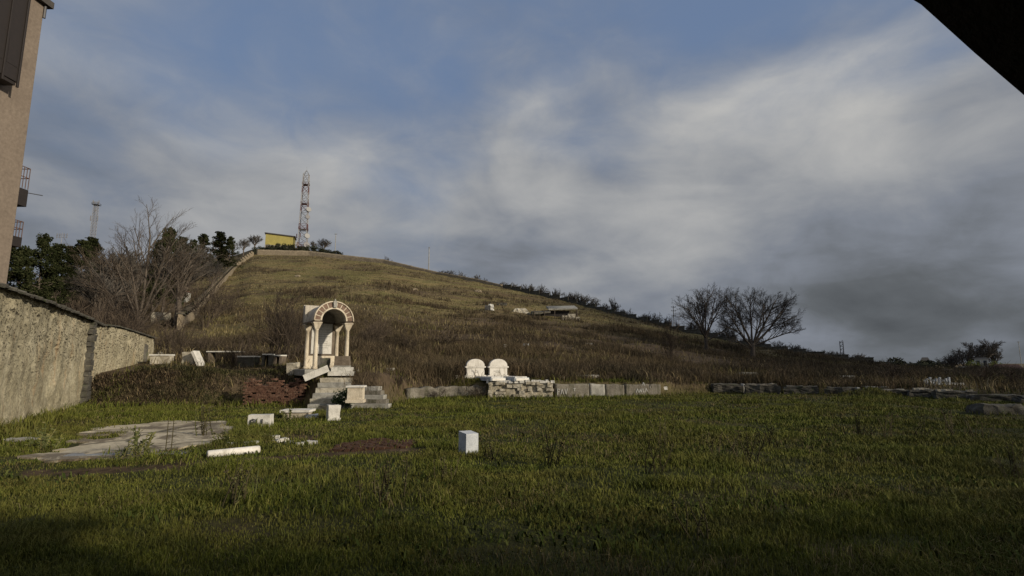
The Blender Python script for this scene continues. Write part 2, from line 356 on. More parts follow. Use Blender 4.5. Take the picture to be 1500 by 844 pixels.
def ground_mat():
    m, t, b = nt('ground'); g = N(t, 'ShaderNodeNewGeometry'); pos = g.outputs['Position']
    at = N(t, 'ShaderNodeVertexColor', layer_name='zone'); sep = N(t, 'ShaderNodeSeparateColor'); t.links.new(at.outputs[0], sep.inputs[0])
    n1 = noise(t, .35, 6, .65, pos); n2 = noise(t, 3, 5, .7, pos); n3 = noise(t, .03, 5, .6, pos)
    field = ramp(t, n1.outputs[0], [(.3,(.022,.028,.009)),(.5,(.038,.04,.014)),(.62,(.055,.046,.02)),(.75,(.07,.05,.028))]).outputs[0]
    st_ = N(t, 'ShaderNodeMapping', inputs={'Scale':(.05,.22,.4)}); t.links.new(pos, st_.inputs[0]); n4 = noise(t, 1, 7, .7, st_.outputs[0], .6)
    hill = ramp(t, n4.outputs[0], [(.3,(.05,.038,.022)),(.42,(.13,.1,.05)),(.5,(.18,.145,.07)),(.58,(.1,.095,.038)),(.66,(.2,.16,.085)),(.78,(.3,.25,.15))]).outputs[0]
    hill = mixc(t, ramp(t, n3.outputs[0], [(.45,(0,0,0)),(.65,(.6,.6,.6))]).outputs[0], hill, (.095,.09,.034))
    scr = ramp(t, n1.outputs[0], [(.3,(.05,.037,.026)),(.6,(.095,.07,.045)),(.8,(.14,.11,.065))]).outputs[0]
    soil = ramp(t, n2.outputs[0], [(.3,(.04,.027,.016)),(.6,(.08,.056,.034)),(.8,(.13,.095,.06))]).outputs[0]
    col = mixc(t, sep.outputs[0], hill, field); col = mixc(t, sep.outputs[1], col, scr); col = mixc(t, sep.outputs[2], col, soil)
    col = mixc(t, .4, col, ramp(t, n2.outputs[0], [(.3,(.2,.2,.2)),(.7,(.8,.8,.8))]).outputs[0], 'OVERLAY')
    t.links.new(col, b.inputs['Base Color']); b.inputs['Roughness'].default_value = 1; b.inputs['Specular IOR Level'].default_value = .1
    bump(t, b, n2.outputs[0], .8, .12); return m
M['ground'] = ground_mat()

def paving_mat():
    m, t, b = nt('cracked paving'); g = N(t, 'ShaderNodeNewGeometry'); pos = g.outputs['Position']
    n1 = noise(t, .6, 6, .65, pos); n2 = noise(t, 6, 5, .7, pos); dv = noise(t, 1.2, 3, .6, pos); va = mixc(t, .25, pos, dv.outputs[1])
    vo = N(t, 'ShaderNodeTexVoronoi', feature='DISTANCE_TO_EDGE', inputs={'Scale':.45}); t.links.new(va, vo.inputs['Vector'])
    col = ramp(t, n1.outputs[0], [(.3,(.27,.23,.155)),(.5,(.4,.35,.25)),(.7,(.5,.45,.34))]).outputs[0]
    col = mixc(t, .4, col, ramp(t, n2.outputs[0], [(.3,(.2,.2,.2)),(.7,(.8,.8,.8))]).outputs[0], 'OVERLAY')
    col = mixc(t, ramp(t, vo.outputs[0], [(.008,(1,1,1)),(.035,(0,0,0))]).outputs[0], col, (.08,.07,.045))
    n3 = noise(t, .5, 6, .7, pos, .8); col = mixc(t, ramp(t, n3.outputs[0], [(.49,(0,0,0)),(.57,(.9,.9,.9))]).outputs[0], col, (.11,.085,.055))
    t.links.new(col, b.inputs['Base Color']); b.inputs['Roughness'].default_value = .95; bump(t, b, n2.outputs[0], .5, .02); return m
M['paving'] = paving_mat()

# ------------------------------------------------------------------ light
SUN_EL, SUN_AZ = R(19), R(60)      # azimuth measured from straight behind the camera towards the right
SD = Vector((math.sin(SUN_AZ)*math.cos(SUN_EL), -math.cos(SUN_AZ)*math.cos(SUN_EL), math.sin(SUN_EL)))
sl = bpy.data.lights.new('sun', 'SUN'); sl.energy = 4.0; sl.angle = R(2.0); sl.color = (1, .87, .68)
so = bpy.data.objects.new('sun', sl); C.objects.link(so); so.rotation_euler = SD.to_track_quat('Z', 'Y').to_euler()

w = bpy.data.worlds.new('World'); SC.world = w; w.use_nodes = True; t = w.node_tree; bg = t.nodes['Background']
STR = .09; bg.inputs[1].default_value = STR
sky = N(t, 'ShaderNodeTexSky', sky_type='NISHITA', sun_disc=False, sun_elevation=SUN_EL, sun_rotation=math.atan2(SD.x, SD.y), air_density=1.0, dust_density=.6, ozone_density=1.5)
tc = N(t, 'ShaderNodeTexCoord'); nrm = N(t, 'ShaderNodeVectorMath', operation='NORMALIZE'); t.links.new(tc.outputs['Generated'], nrm.inputs[0]); D_ = nrm.outputs[0]
sx = N(t, 'ShaderNodeSeparateXYZ'); t.links.new(D_, sx.inputs[0])
zz_ = mth('ADD', mth('MAXIMUM', sx.outputs[2], 0), .16)
cx_ = mth('DIVIDE', sx.outputs[0], zz_); cy_ = mth('DIVIDE', sx.outputs[1], zz_)
cb = N(t, 'ShaderNodeCombineXYZ'); t.links.new(cx_, cb.inputs[0]); t.links.new(cy_, cb.inputs[1])
n1 = noise(t, .62, 7, .55, cb.outputs[0], .35); n1.inputs['Vector'].default_value = (0,0,0)
n2 = noise(t, 1.6, 8, .6, cb.outputs[0], .5)
n3 = noise(t, 2.4, 6, .55, D_, .3)
def lobe(v, a, b):          # a broad region of sky around a direction
    v = Vector(v).normalized(); d = N(t, 'ShaderNodeVectorMath', operation='DOT_PRODUCT', inputs={1:v}); t.links.new(D_, d.inputs[0])
    mr = N(t, 'ShaderNodeMapRange', interpolation_type='SMOOTHSTEP', inputs={1:math.cos(R(a)), 2:math.cos(R(b))}); t.links.new(d.outputs['Value'], mr.inputs[0]); return mr.outputs[0]
def total(*terms):
    r_ = None
    for v, k_ in terms:
        m_ = mth('MULTIPLY', v, k_); r_ = m_ if r_ is None else mth('ADD', r_, m_)
    return r_
# slanting bands: direction stretched along the line from low left to high right
mpb = N(t, 'ShaderNodeMapping', inputs={'Rotation':(0,R(28),0), 'Scale':(1.25,1.2,2.1)}); t.links.new(D_, mpb.inputs[0])
nb = noise(t, 2.1, 7, .47, mpb.outputs[0], .5); nb2 = noise(t, 7, 9, .6, mpb.outputs[0], .5)
mph = N(t, 'ShaderNodeMapping', inputs={'Scale':(1,1,3.4)}); t.links.new(D_, mph.inputs[0]); nh = noise(t, 3.2, 7, .48, mph.outputs[0], .4)
blue = total((lobe(ray(720, 30), 26, 3), .2), (lobe(ray(1150, 30), 16, 2), .34), (lobe(ray(200, 40), 20, 3), .22), (lobe(ray(560, 170), 13, 1), .24), (lobe(ray(1400,135),5,1),.2), (lobe(ray(330,110),9,1),.2), (lobe(ray(1320,230),5,1),.12))
white = total((lobe(ray(900, 240), 20, 2), .36), (lobe(ray(1290, 120), 15, 2), .27), (lobe(ray(1130,210),13,2),.18), (lobe(ray(1470, 330), 13, 2), .12), (lobe(ray(640, 290), 16, 2), .16), (lobe(ray(250,250),22,3),.22), (lobe(ray(470,120),9,1),.12), (lobe(ray(960,400),10,1),.08), (lobe(ray(1250,300),9,1),.1))
dark = total((lobe(ray(1440, 540), 27, 5), .2), (lobe(ray(1150, 430), 15, 3), .1), (lobe(ray(800, 390), 14, 3), .14), (lobe(ray(1440, 195), 8, 1), .14), (lobe(ray(90, 310), 14, 2), .12), (lobe(ray(1070, 310), 8, 1), .1), (lobe(ray(1340,400),11,2),.12), (lobe(ray(740,330),7,1),.06))
low = N(t, 'ShaderNodeMapRange', interpolation_type='SMOOTHSTEP', inputs={1:.62, 2:.12, 3:0, 4:1}); t.links.new(sx.outputs[2], low.inputs[0])
cov = total((n1.outputs[0], .4), (nb.outputs[0], 1.2), (nb2.outputs[0], .4), (white, .9), (dark, .9), (low.outputs[0], .3), (blue, -.85))
cmask = N(t, 'ShaderNodeMapRange', interpolation_type='SMOOTHSTEP', inputs={1:.6, 2:1.5}); t.links.new(cov, cmask.inputs[0])
shade = total((nb.outputs[0], .75), (nh.outputs[0], .5), (nb2.outputs[0], .22), (white, .58), (dark, -.62)); shade = mth('SUBTRACT', shade, .27)
k = 1/STR
def kc(*c): return tuple(x*k for x in c)
ccol = ramp(t, shade, [(.12,kc(.06,.066,.073)),(.3,kc(.12,.131,.143)),(.46,kc(.212,.232,.27)),(.62,kc(.33,.34,.355)),(.85,kc(.5,.495,.48))])
veil = mixc(t, .8, sky.outputs[0], kc(.16,.228,.37))
fin = mixc(t, cmask.outputs[0], veil, ccol.outputs[0])
glow = lobe(SD, 75, 10); fin = mixc(t, mth('MULTIPLY', glow, .75), fin, kc(.95,.88,.78))      # unseen bright cloud added round the sun, behind the camera, as fill light
t.links.new(fin, bg.inputs[0])

SC.view_settings.view_transform = 'Standard'; SC.view_settings.look = 'None'; SC.view_settings.exposure = 0.0; SC.view_settings.gamma = 1; SC.view_settings.use_curve_mapping = False
SC.cycles.max_bounces = 5; SC.cycles.diffuse_bounces = 2; SC.cycles.transparent_max_bounces = 4
SC.cycles.use_denoising = True

# unseen low cloud added on the sun's side to shade the right-hand slope
sh_ = Vector((SD.x, SD.y, 0)).normalized(); ca_ = Vector((-sh_.y, sh_.x, 0)); wa_ = SD.cross(ca_); 
if wa_.z < 0: wa_ = -wa_
CD = 750
def cloud():
    rc = random.Random(12); bm = bmesh.new()
    for i in range(46):
        if i < 20: c = 12+i*9.5; e = c*.4-22-rc.uniform(13,19); r_ = 15
        else: c = rc.uniform(25,230); r_ = rc.uniform(24,36); e = c*.4-25-r_-rc.uniform(4,60)
        p = SD*CD + ca_*c + wa_*e + SD*rc.uniform(-20,20)
        Mx = Matrix.Translation(p) @ Matrix.Diagonal((r_*1.0, r_*1.0, r_*.95, 1))
        g_ = bmesh.ops.create_icosphere(bm, subdivisions=3, radius=1, matrix=Mx)
        for v in g_['verts']: v.co += mnoise.noise_vector(v.co*.05)*6 + mnoise.noise_vector(v.co*.15)*2.5
    me = bpy.data.meshes.new('shade_clouds'); bm.to_mesh(me); bm.free(); m, t, b = nt('cloud'); b.inputs['Base Color'].default_value = (.85,.86,.88,1); b.inputs['Roughness'].default_value = 1
    nz = noise(t, .05, 5, .6); t.links.new(ramp(t, nz.outputs[0], [(.3,(.75,.76,.79)),(.7,(.88,.88,.88))]).outputs[0], b.inputs['Base Color'])
    me.materials.append(m); tag(link_mesh('shade_clouds', me), 'unseen low cloud added behind the viewpoint to shade the right slope', 'cloud', kind='stuff')
cloud()

# ------------------------------------------------------------------ ground sheet
def in_poly(X, Y, poly):
    X = np.asarray(X); Y = np.asarray(Y); r = np.zeros(X.shape, bool); n = len(poly)
    for i in range(n):
        x0, y0 = poly[i]; x1, y1 = poly[(i+1) % n]
        c = ((y0 > Y) != (y1 > Y)) & (X < (x1-x0)*(Y-y0)/(y1-y0+1e-12)+x0)
        r ^= c
    return r
def flat(px, py):      # a pixel on the level field
    d = ray(px, py); s = -CH/d.z; return (d.x*s, d.y*s)
pav_poly = [flat(*p) for p in [(52,680),(80,654),(124,633),(200,620),(322,617),(352,626),(338,638),(310,650),(290,661),(180,672)]]
soil_polys = [[flat(*p) for p in [(478,664),(500,652),(560,645),(612,648),(600,657),(540,661)]], [flat(*p) for p in [(398,646),(420,638),(470,640),(458,650),(415,653)]]]
path_poly = [flat(*p) for p in [(30,690),(300,676),(480,664),(640,655),(640,659),(480,671),(300,684),(30,700)]]
hill_patches = []
for (px_, py_, wp_, wd_) in ((528,394,40,7),(600,425,50,5),(555,472,38,9),(660,492,80,10),(480,408,26,5),(900,482,90,9),(790,480,60,8),(425,440,26,9),(470,430,20,6),(740,445,30,4),(1010,500,60,9),(690,470,40,5),(380,400,22,5),(600,500,60,9)):
    q_ = G(px_, py_); hill_patches.append((q_.x/q_.y, q_.y, wp_/F, wd_*1.6, .95))
def zones(X, Y):
    az = np.arctan2(X, Y); r = np.hypot(X, Y); azc = np.clip(az, -R(52), R(54)); t_ = np.tan(azc); D = r*np.cos(azc)
    ye = np.interp(t_, eT, eY); yc = np.interp(t_, cT, cY)
    px = 750+F*ct*t_
    fld = 1-sstep(-.4, 1.2, D-ye)
    nz = fbm(X*.05+3, Y*.05+1, 4)
    belt_far = np.interp(px, [-200,200,400,520,700,900,1100,1500], [95,80,64,88,100,104,110,120])
    sc = sstep(-.5, 1.5, D-ye)*(1-sstep(-22, 22, D-belt_far+(nz-.5)*80))
    sc = np.maximum(sc, .8*sstep(.62,.74,fbm(X*.035+40, Y*.06+8, 4))*sstep(2,10,D-ye)*(1-sstep(-30,0,D-yc)))
    for (c_t, c_D, w_t, w_D, k_) in hill_patches:
        sc = np.maximum(sc, k_*np.exp(-(((t_-c_t)/w_t)**2+((D-c_D)/w_D)**2)**1.5)*sstep(.25,.5,fbm(X*.1+1, Y*.1+7, 3)))
    riser = sstep(.35,.85,np.sin(terr_phase(X, Y, D)+1.2))*sstep(.38,.6,fbm(X*.05+60, Y*.09+2, 3))*sstep(60,90,D)*sstep(0,5,yc-D)
    sc = np.maximum(sc, .8*riser)
    left = 1-sstep(250, 330, px)                      # the wooded slope beyond the stepped wall
    sc = np.maximum(sc, left*sstep(0,2,D-ye)*.85)
    sc = np.maximum(sc, sstep(0,2,D-yc)*.7)
    so_ = np.zeros_like(sc)
    for p in soil_polys+[path_poly]: so_ = np.maximum(so_, in_poly(X, Y, p).astype(float))
    return fld, sc, so_, D, ye, yc, px
rad = np.concatenate([np.arange(.6, 20, .45), np.arange(20, 46, .3), np.arange(46, 300, .9), np.geomspace(300, 7000, 34)])
ang = np.concatenate([np.arange(-56, 58, .3), np.arange(58, 304, 6)]); ang = R(1)*ang
na, nr = len(ang), len(rad)
A, Rr = np.meshgrid(ang, rad); X = Rr*np.sin(A); Y = Rr*np.cos(A); Z = TZ(X, Y)
V = np.stack([X, Y, Z], -1).reshape(-1, 3); V = np.vstack([V, [[0,0,0]]])
I = np.arange(nr*na).reshape(nr, na); J = np.roll(I, -1, 1)
Q = np.stack([I[:-1], I[1:], J[1:], J[:-1]], -1).reshape(-1, 4)
me = np_mesh('ground', V, Q, M['ground'], True)
fl, sc_, sl_, *_ = zones(X, Y)
col = np.ones((len(V), 4), np.float32); col[:-1, 0] = fl.ravel(); col[:-1, 1] = sc_.ravel(); col[:-1, 2] = sl_.ravel(); col[-1] = (1,0,0,1)
ca = me.color_attributes.new('zone', 'FLOAT_COLOR', 'POINT'); ca.data.foreach_set('color', col.ravel())
bm = bmesh.new(); bm.from_mesh(me); bm.verts.ensure_lookup_table(); cv = bm.verts[len(V)-1]
for i in range(na): bm.faces.new((cv, bm.verts[i], bm.verts[(i+1) % na])).smooth = True
bmesh.ops.recalc_face_normals(bm, faces=bm.faces)
if sum(f.normal.z for f in bm.faces) < 0: bmesh.ops.reverse_faces(bm, faces=bm.faces)
bm.to_mesh(me); bm.free()
tag(link_mesh('ground', me), 'grassy cemetery field rising to a dry brown hill', 'ground', kind='structure')

# cracked paving: grid clipped to the polygon, ragged edge
def paving():
    xs = [p[0] for p in pav_poly]; ys = [p[1] for p in pav_poly]; st_ = .14
    gx_, gy_ = np.meshgrid(np.arange(min(xs)-.5, max(xs)+.5, st_), np.arange(min(ys)-.5, max(ys)+.5, st_))
    wob = (fbm(gx_*1.1, gy_*1.1, 3)-.5)*1.6
    cx, cy = gx_+st_/2+wob, gy_+st_/2+np.roll(wob, 7)
    ins = in_poly(cx, cy, pav_poly) & (fbm(gx_*.5+30, gy_*.5+2, 4) < .72)
    H = TZ(gx_, gy_)+.045+.02*(fbm(gx_*.7, gy_*.7, 2)-.5)
    mb = MB(); nx = gx_.shape[1]; ny = gx_.shape[0]; vid = {}
    def vv(i, j, top):
        key = (i, j, top)
        if key not in vid:
            vid[key] = len(mb.v); mb.v.append((gx_[i,j], gy_[i,j], H[i,j] if top else H[i,j]-.12))
        return vid[key]
    for i in range(ny-1):
        for j in range(nx-1):
            if not ins[i,j]: continue
            mb.f.append((vv(i,j,1), vv(i,j+1,1), vv(i+1,j+1,1), vv(i+1,j,1)))
            for di, dj, a, b in ((-1,0,(i,j),(i,j+1)),(1,0,(i+1,j+1),(i+1,j)),(0,-1,(i+1,j),(i,j)),(0,1,(i,j+1),(i+1,j+1))):
                ii, jj = i+di, j+dj
                if not (0 <= ii < ny-1 and 0 <= jj < nx-1 and ins[ii,jj]): mb.f.append((vv(*b,1), vv(*a,1), vv(*a,0), vv(*b,0)))
    o = mb.build('pavement', M['paving']); return tag(o, 'cracked pale paving beside the stone wall', 'paving', kind='structure'), ins
paving()

# ------------------------------------------------------------------ apartment building on the left
B = Vector((gx(9, 36), 36, 0)); bz = tz(B.x, B.y)
bld = thing('apartment_building', 'tall tan rendered apartment block with dark wooden bay and small balconies', 'building', (B.x, B.y, bz-1), R(0))
H = 29.5-bz
mb = MB(); mb.box(-7, -9, 0, 14, 18, H); mb.build('wall', M['tanwall'], bld, bevel=.03)
ztop = P(60, 5, 36).z-(bz-1)
mb = MB(); mb.box(-6.9, -8.9, H+.003, 14.5, 18.6, .5); mb.build('roof', M['darkroof'], bld)
mb = MB(); mb.tube((.09,.0,ztop-1.2),(.09,.0,H),.09); mb.box(.1,.05,ztop-.1,.35,.35,.25); mb.build('downpipe', M['darkmetal'], bld)
# wooden bay projecting from the side wall
y0 = P(20, 118, 33.5); bzv = y0.z-(bz-1)
mb = MB(); mb.box(.5, -3.75, bzv, 1.0, 3.2, H-bzv-.5); mb.box(.5,-3.75,bzv-.25,.85,3.0,.247); bay = mb.build('bay_window', M['wood'], bld, bevel=.04)
mb = MB(); 
for yy in (-2.22,-3.3,-4.4,-5.3): mb.box(1.03, yy, bzv-.35, .12, .14, H-bzv-.2)
mb.build('post', M['wood'], bay, bevel=.02)
for k_ in range(3): mb = MB(); mb.box(1.005, -2.75-k_*1.08, bzv+1.0, .03, .8, 1.7); mb.build('window', M['wood'], bay)
for (pt, pb, ry) in ((305, 278, 250), (364, 348, 327)):
    zb = P(28, pt, 37).z-(bz-1); zt_ = P(28, pb, 37).z-(bz-1); zr = P(28, ry, 37).z-(bz-1)
    mb = MB(); mb.box(-1.6, .38, zb, 3.1, .72, max(.35, zt_-zb)*.9); bal = mb.build('balcony', M['wood'], bld, bevel=.02)
    mb = MB()
    for xx in (-3.1, -2.3, -1.5, -.8, -.08): mb.tube((xx, .7, zt_-.1), (xx, .7, zr), .025)
    for yy in (.05, .25, .48): mb.tube((-.08, yy, zt_-.1), (-.08, yy, zr), .025)
    for z_ in (zr, (zr+zt_)/2): mb.tube((-3.1,.7,z_),(-.08,.7,z_),.03); mb.tube((-.08,0,z_),(-.08,.7,z_),.03)
    mb.build('railing', M['rust'], bal)
mb = MB(); zb = P(36, 291, 38).z-(bz-1); mb.tube((-.3,.7,zb+.05),(.5,1.3,zb),.03); mb.build('clothes_rod', M['darkmetal'], bld)
for z_ in (4,7,10,13): mb = MB(); mb.box(.01, -12.5, z_, .04, 1.4, 1.6); mb.build('window', M['glass'], bld)

# ------------------------------------------------------------------ arched porch the picture is taken from
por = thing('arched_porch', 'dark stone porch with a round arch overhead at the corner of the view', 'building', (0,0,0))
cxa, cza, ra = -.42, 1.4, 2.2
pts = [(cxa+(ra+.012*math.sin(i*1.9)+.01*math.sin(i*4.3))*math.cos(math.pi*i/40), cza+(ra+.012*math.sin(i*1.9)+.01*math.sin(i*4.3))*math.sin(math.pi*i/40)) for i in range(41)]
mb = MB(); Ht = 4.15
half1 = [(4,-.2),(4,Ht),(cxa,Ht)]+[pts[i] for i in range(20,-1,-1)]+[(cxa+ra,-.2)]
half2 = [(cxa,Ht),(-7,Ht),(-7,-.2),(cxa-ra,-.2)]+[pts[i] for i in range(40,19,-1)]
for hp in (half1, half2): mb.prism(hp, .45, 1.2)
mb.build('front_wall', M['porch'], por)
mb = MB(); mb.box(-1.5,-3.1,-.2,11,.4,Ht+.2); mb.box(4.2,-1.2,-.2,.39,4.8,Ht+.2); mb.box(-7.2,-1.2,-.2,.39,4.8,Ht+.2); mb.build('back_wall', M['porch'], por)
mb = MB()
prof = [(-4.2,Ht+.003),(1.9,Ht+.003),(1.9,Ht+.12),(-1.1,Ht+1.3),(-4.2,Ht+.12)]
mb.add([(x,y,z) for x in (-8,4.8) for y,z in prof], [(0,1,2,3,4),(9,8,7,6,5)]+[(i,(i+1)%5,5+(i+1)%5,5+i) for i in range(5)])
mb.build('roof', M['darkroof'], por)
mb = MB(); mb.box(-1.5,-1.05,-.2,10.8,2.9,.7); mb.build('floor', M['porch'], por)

# ------------------------------------------------------------------ boundary wall of rubble and plaster
def wall_sheet(name, pts, th, m, parent=None, du=.16, amp=.05, seed=0, loc=(0,0,0)):
    """pts: (x, y, zbottom, ztop) along the wall; a closed, uneven wall of thickness th"""
    P2 = []; 
    for a, b in zip(pts[:-1], pts[1:]):
        L = math.hypot(b[0]-a[0], b[1]-a[1]); n = max(1, int(L/du))
        for i in range(n): P2.append(tuple(a[k]+(b[k]-a[k])*i/n for k in range(4)))
    P2.append(pts[-1]); n = len(P2); mz = max(2, int(max(p[3]-p[2] for p in P2)/du))
    vs = []; 
    for side in (0, 1):
        for i, p in enumerate(P2):
            q = P2[min(i+1, n-1)]; o = P2[max(i-1, 0)]; d = Vector((q[0]-o[0], q[1]-o[1], 0)).normalized(); nn = Vector((d.y, -d.x, 0))
            for j in range(mz+1):
                z = p[2]+(p[3]-p[2])*j/mz
                base = Vector((p[0], p[1], z)) - nn*(th*side)
                dd = mnoise.noise(base*1.1+Vector((seed,0,0)))*amp + mnoise.noise(base*4+Vector((0,seed,0)))*amp*.7 + mnoise.noise(base*10)*amp*.3
                zz = mnoise.noise(Vector((p[0]*2,p[1]*2,seed)))*amp*1.2 if j == mz else 0
                base += nn*dd + Vector((0,0,zz)); vs.append(base-Vector(loc))
    fs = []; W = mz+1; O = n*W
    for i in range(n-1):
        for j in range(mz):
            a = i*W+j; fs.append((a, a+W, a+W+1, a+1)); a += O; fs.append((a+1, a+W+1, a+W, a))
        a = i*W+mz; fs.append((a, a+W, a+W+O, a+O)); a = i*W; fs.append((a+O, a+W+O, a+W, a))
    for j in range(mz):
        fs.append((j, j+1, O+j+1, O+j)); b = (n-1)*W+j; fs.append((b, O+b, O+b+1, b+1))
    mb = MB(); mb.add(vs, fs); o = mb.build(name, m, parent, loc=loc if parent is None else None, smooth=True); return o, P2
def wp(px, py, Y, pyt): 
    a = P(px, py, Y); b = P(px, pyt, Y); return (a.x, a.y, a.z, b.z)
W0 = (-14.6, 12.6, -.3, P(0,398,14).z+1.0)
s1 = [(-15.2,13.4,-.3,P(0,425,18.3).z+.05), wp(0,628,18.3,428), wp(60,610,22.6,447), wp(118,592,27.6,468)]
s1 = [(p[0],p[1],min(p[2],tz(p[0],p[1]))-.35,p[3]) for p in s1]
bw = thing('boundary_wall', 'tall rubble and plaster wall with dark tile coping beside the building', 'wall', (0,0,0))
wall_sheet('masonry', s1, .55, M['boundary'], bw, amp=.1)
a, b_ = Vector(s1[-1][:2]), Vector(s1[-2][:2])
d = (a-b_).normalized(); nn = Vector((d.y,-d.x)); pc = a+d*.15
mb = MB(); hp = s1[-1][3]-s1[-1][2]-.08; zp = 0; kp = 0
while zp < hp-.1:
    dz = min(random.uniform(.22,.42), hp-zp); wp_ = random.uniform(.55,.8)
    mb.rough(random.uniform(-.08,.08), random.uniform(-.06,.06), zp, wp_*.95, .8, dz-.02, .05, 3, 900+kp); zp += dz; kp += 1
mb.build('pillar', M['darkstone'], bw, loc=(pc.x-nn.x*.16, pc.y-nn.y*.16, s1[-1][2]), rz=math.atan2(d.y,d.x))
# coping tiles: overlapping pieces, running past the end of the wall
mb = MB(); cps = s1+[(P(150,478,30.5).x, 30.5, 0, P(150,478,30.5).z), (P(178,491,32.5).x, 32.5, 0, P(178,491,32.5).z)]
for (p, q) in zip(cps[:-1], cps[1:]):
    L = math.hypot(q[0]-p[0], q[1]-p[1]); n = max(1, int(L/.32)); dr = math.atan2(q[1]-p[1], q[0]-p[0])
    for i in range(n):
        f_ = (i+.5)/n; x, y, z = p[0]+(q[0]-p[0])*f_, p[1]+(q[1]-p[1])*f_, p[3]+(q[3]-p[3])*f_
        nx, ny = math.sin(dr), -math.cos(dr)
        Mx = Matrix.Translation((x-nx*.2, y-ny*.2, z+.02+random.uniform(-.02,.02))) @ Matrix.Rotation(dr+random.uniform(-.06,.06),4,'Z') @ Matrix.Rotation(R(14)+random.uniform(-.05,.05),4,'X')
        mb.box(0,0,0,.36,1.0,.05,Mx); 
        if i % 2: mb.tube(Mx @ Vector((0,-.48,.06)), Mx @ Vector((0,.45,.07)), .06, .06, 6)
mb.build('coping', M['darkstone'], bw)
s2 = [wp(126,575,28.6,476), wp(160,562,31,478), wp(182,555,33,484), wp(222,545,37,496)]
s2 = [(p[0],p[1],tz(p[0],p[1])-.4,p[3]) for p in s2]
bw2 = thing('low_plaster_wall', 'lower pale plastered wall stepping back behind the tall wall', 'wall', (0,0,0))
wall_sheet('masonry', s2, .45, M['boundary'], bw2, amp=.05, seed=9)
mb = MB()
for (p, q) in zip(s2[:-1], s2[1:]):
    L = math.hypot(q[0]-p[0], q[1]-p[1]); n = max(1, int(L/.5)); dr = math.atan2(q[1]-p[1], q[0]-p[0])
    for i in range(n):
        f_ = (i+.5)/n
        if random.random() < .2: continue
        Mx = Matrix.Translation((p[0]+(q[0]-p[0])*f_-.2, p[1]+(q[1]-p[1])*f_, p[3]+(q[3]-p[3])*f_+.02)) @ Matrix.Rotation(dr+random.uniform(-.1,.1),4,'Z') @ Matrix.Rotation(R(6),4,'X')
        mb.box(0,0,0,.52,.7,.07,Mx)
mb.build('coping', M['darkstone'], bw2)
g = P(201, 548, 35.5)
mb = MB(); mb.box(0,0,0,.45,.12,1.1); mb.arch(0.01,.22,0,math.pi,-.06,.06,10,0,1.1)
tag(mb.build('leaning_slab', M['darkstone'], loc=(g.x+.3,g.y,tz(g.x,g.y)-.1), rz=R(60)), 'small dark slab standing against the low plastered wall', 'slab')

# ------------------------------------------------------------------ shrine
SY = 29.3; sp = P(484, 541, SY); SZ = sp.z; ang_s = R(34)
shr = thing('tomb_canopy', 'domed marble tomb canopy with four columns and striped brick arch', 'shrine', (sp.x, sp.y, SZ), ang_s)
mb = MB(); mb.box(0,1.0,-.35,2.9,2.9,.35); mb.build('platform', M['greystone'], shr, bevel=.03)
hw, dep, ch = .84, 2.0, 2.62
for (x, y) in ((-hw,0),(hw,0),(-hw,dep),(hw,dep)):
    Mx = Matrix.Translation((x,y,0))
    mb = MB(); mb.lathe([(.17,.003),(.17,.1),(.13,.14),(.115,.2),(.112,1.2),(.098,2.12),(.12,2.14),(.12,2.18)], 20, Mx); cobj = mb.build('column', M['cream'], shr, smooth=False)
    for p in cobj.data.polygons: p.use_smooth = abs(p.normal.z) < .8
    mb = MB(); mb.box(x,y,2.183,.23,.23,.3,None,1.95,1.95); mb.box(x,y,2.486,.5,.5,.05); mb.build('capital', M['cream'], cobj, bevel=.012)
mb = MB(); mb.box(-hw, dep/2, ch-.08, .42, dep+.5, .1); mb.box(hw, dep/2, ch-.08, .42, dep+.5, .1); mb.build('lintel', M['brownstone'], shr, bevel=.01)
cz = ch+.023
mb = MB(); mb.arch(.65,.735,0,math.pi,-.3,.05,24,0,cz); mb.arch(1.025,1.085,0,math.pi,-.34,.05,24,0,cz); mb.build('arch_moulding', M['cream'], shr)
nv = 11
for k_ in range(nv):
    a0 = math.pi*k_/nv+.03; a1 = math.pi*(k_+1)/nv-.03
    if k_ == 5: continue
    mb = MB(); mb.arch(.743,1.017,a0,a1,-.285,.04,4,0,cz); mb.build('brick_voussoir', M['archbrick'], shr)
    mb = MB(); mb.arch(.743,1.017,a1+.006,a1+.054,-.29,.04,1,0,cz); mb.build('pale_voussoir', M['cream'], shr)
mb = MB(); mb.tube((0,-.32,cz+1.1),(0,-.32,cz+1.2),.05,.02); mb.box(0,-.36,cz+.72,.16,.06,.36,None,1.2,1); mb.build('keystone', M['greystone'], shr)
mb = MB(); mb.arch(.7,1.0,0,math.pi,.053,dep+.2,24,0,cz); v_ = mb.build('vault', M['paleroof'], shr)
mb = MB()
arcp = [(.64*math.cos(math.pi*i/16), cz+.64*math.sin(math.pi*i/16)) for i in range(17)]
mb.box(0, dep+.28, ch, 2.14, .14, 1.05); mb.box(-1.01, dep+.1, ch, .12, .5, 1.0); mb.box(1.01, dep+.1, ch, .12, .5, 1.0); mb.build('gable_slab', M['paleroof'], shr, bevel=.01)
mb = MB(); mb.box(0, dep+.05, .0, 1.5, .2, .75); mb.build('panel_base', M['cream'], shr, bevel=.01)
mb = MB(); mb.box(0, dep+.02, .753, 1.42, .12, 1.95); pf = mb.build('panel_frame', M['brownstone'], shr, bevel=.01)
mb = MB(); mb.box(-.05, dep-.06, .86, 1.16, .06, 1.75); mb.build('inscription_panel', M['marble'], pf, bevel=.008)
mb = MB()
for r_ in range(9): mb.box(-.05+random.uniform(-.05,.05), dep-.0925, 1.2+r_*.13, random.uniform(.7,.95), .004, .022)
mb.build('inscription_lines', M['greystone'], pf)
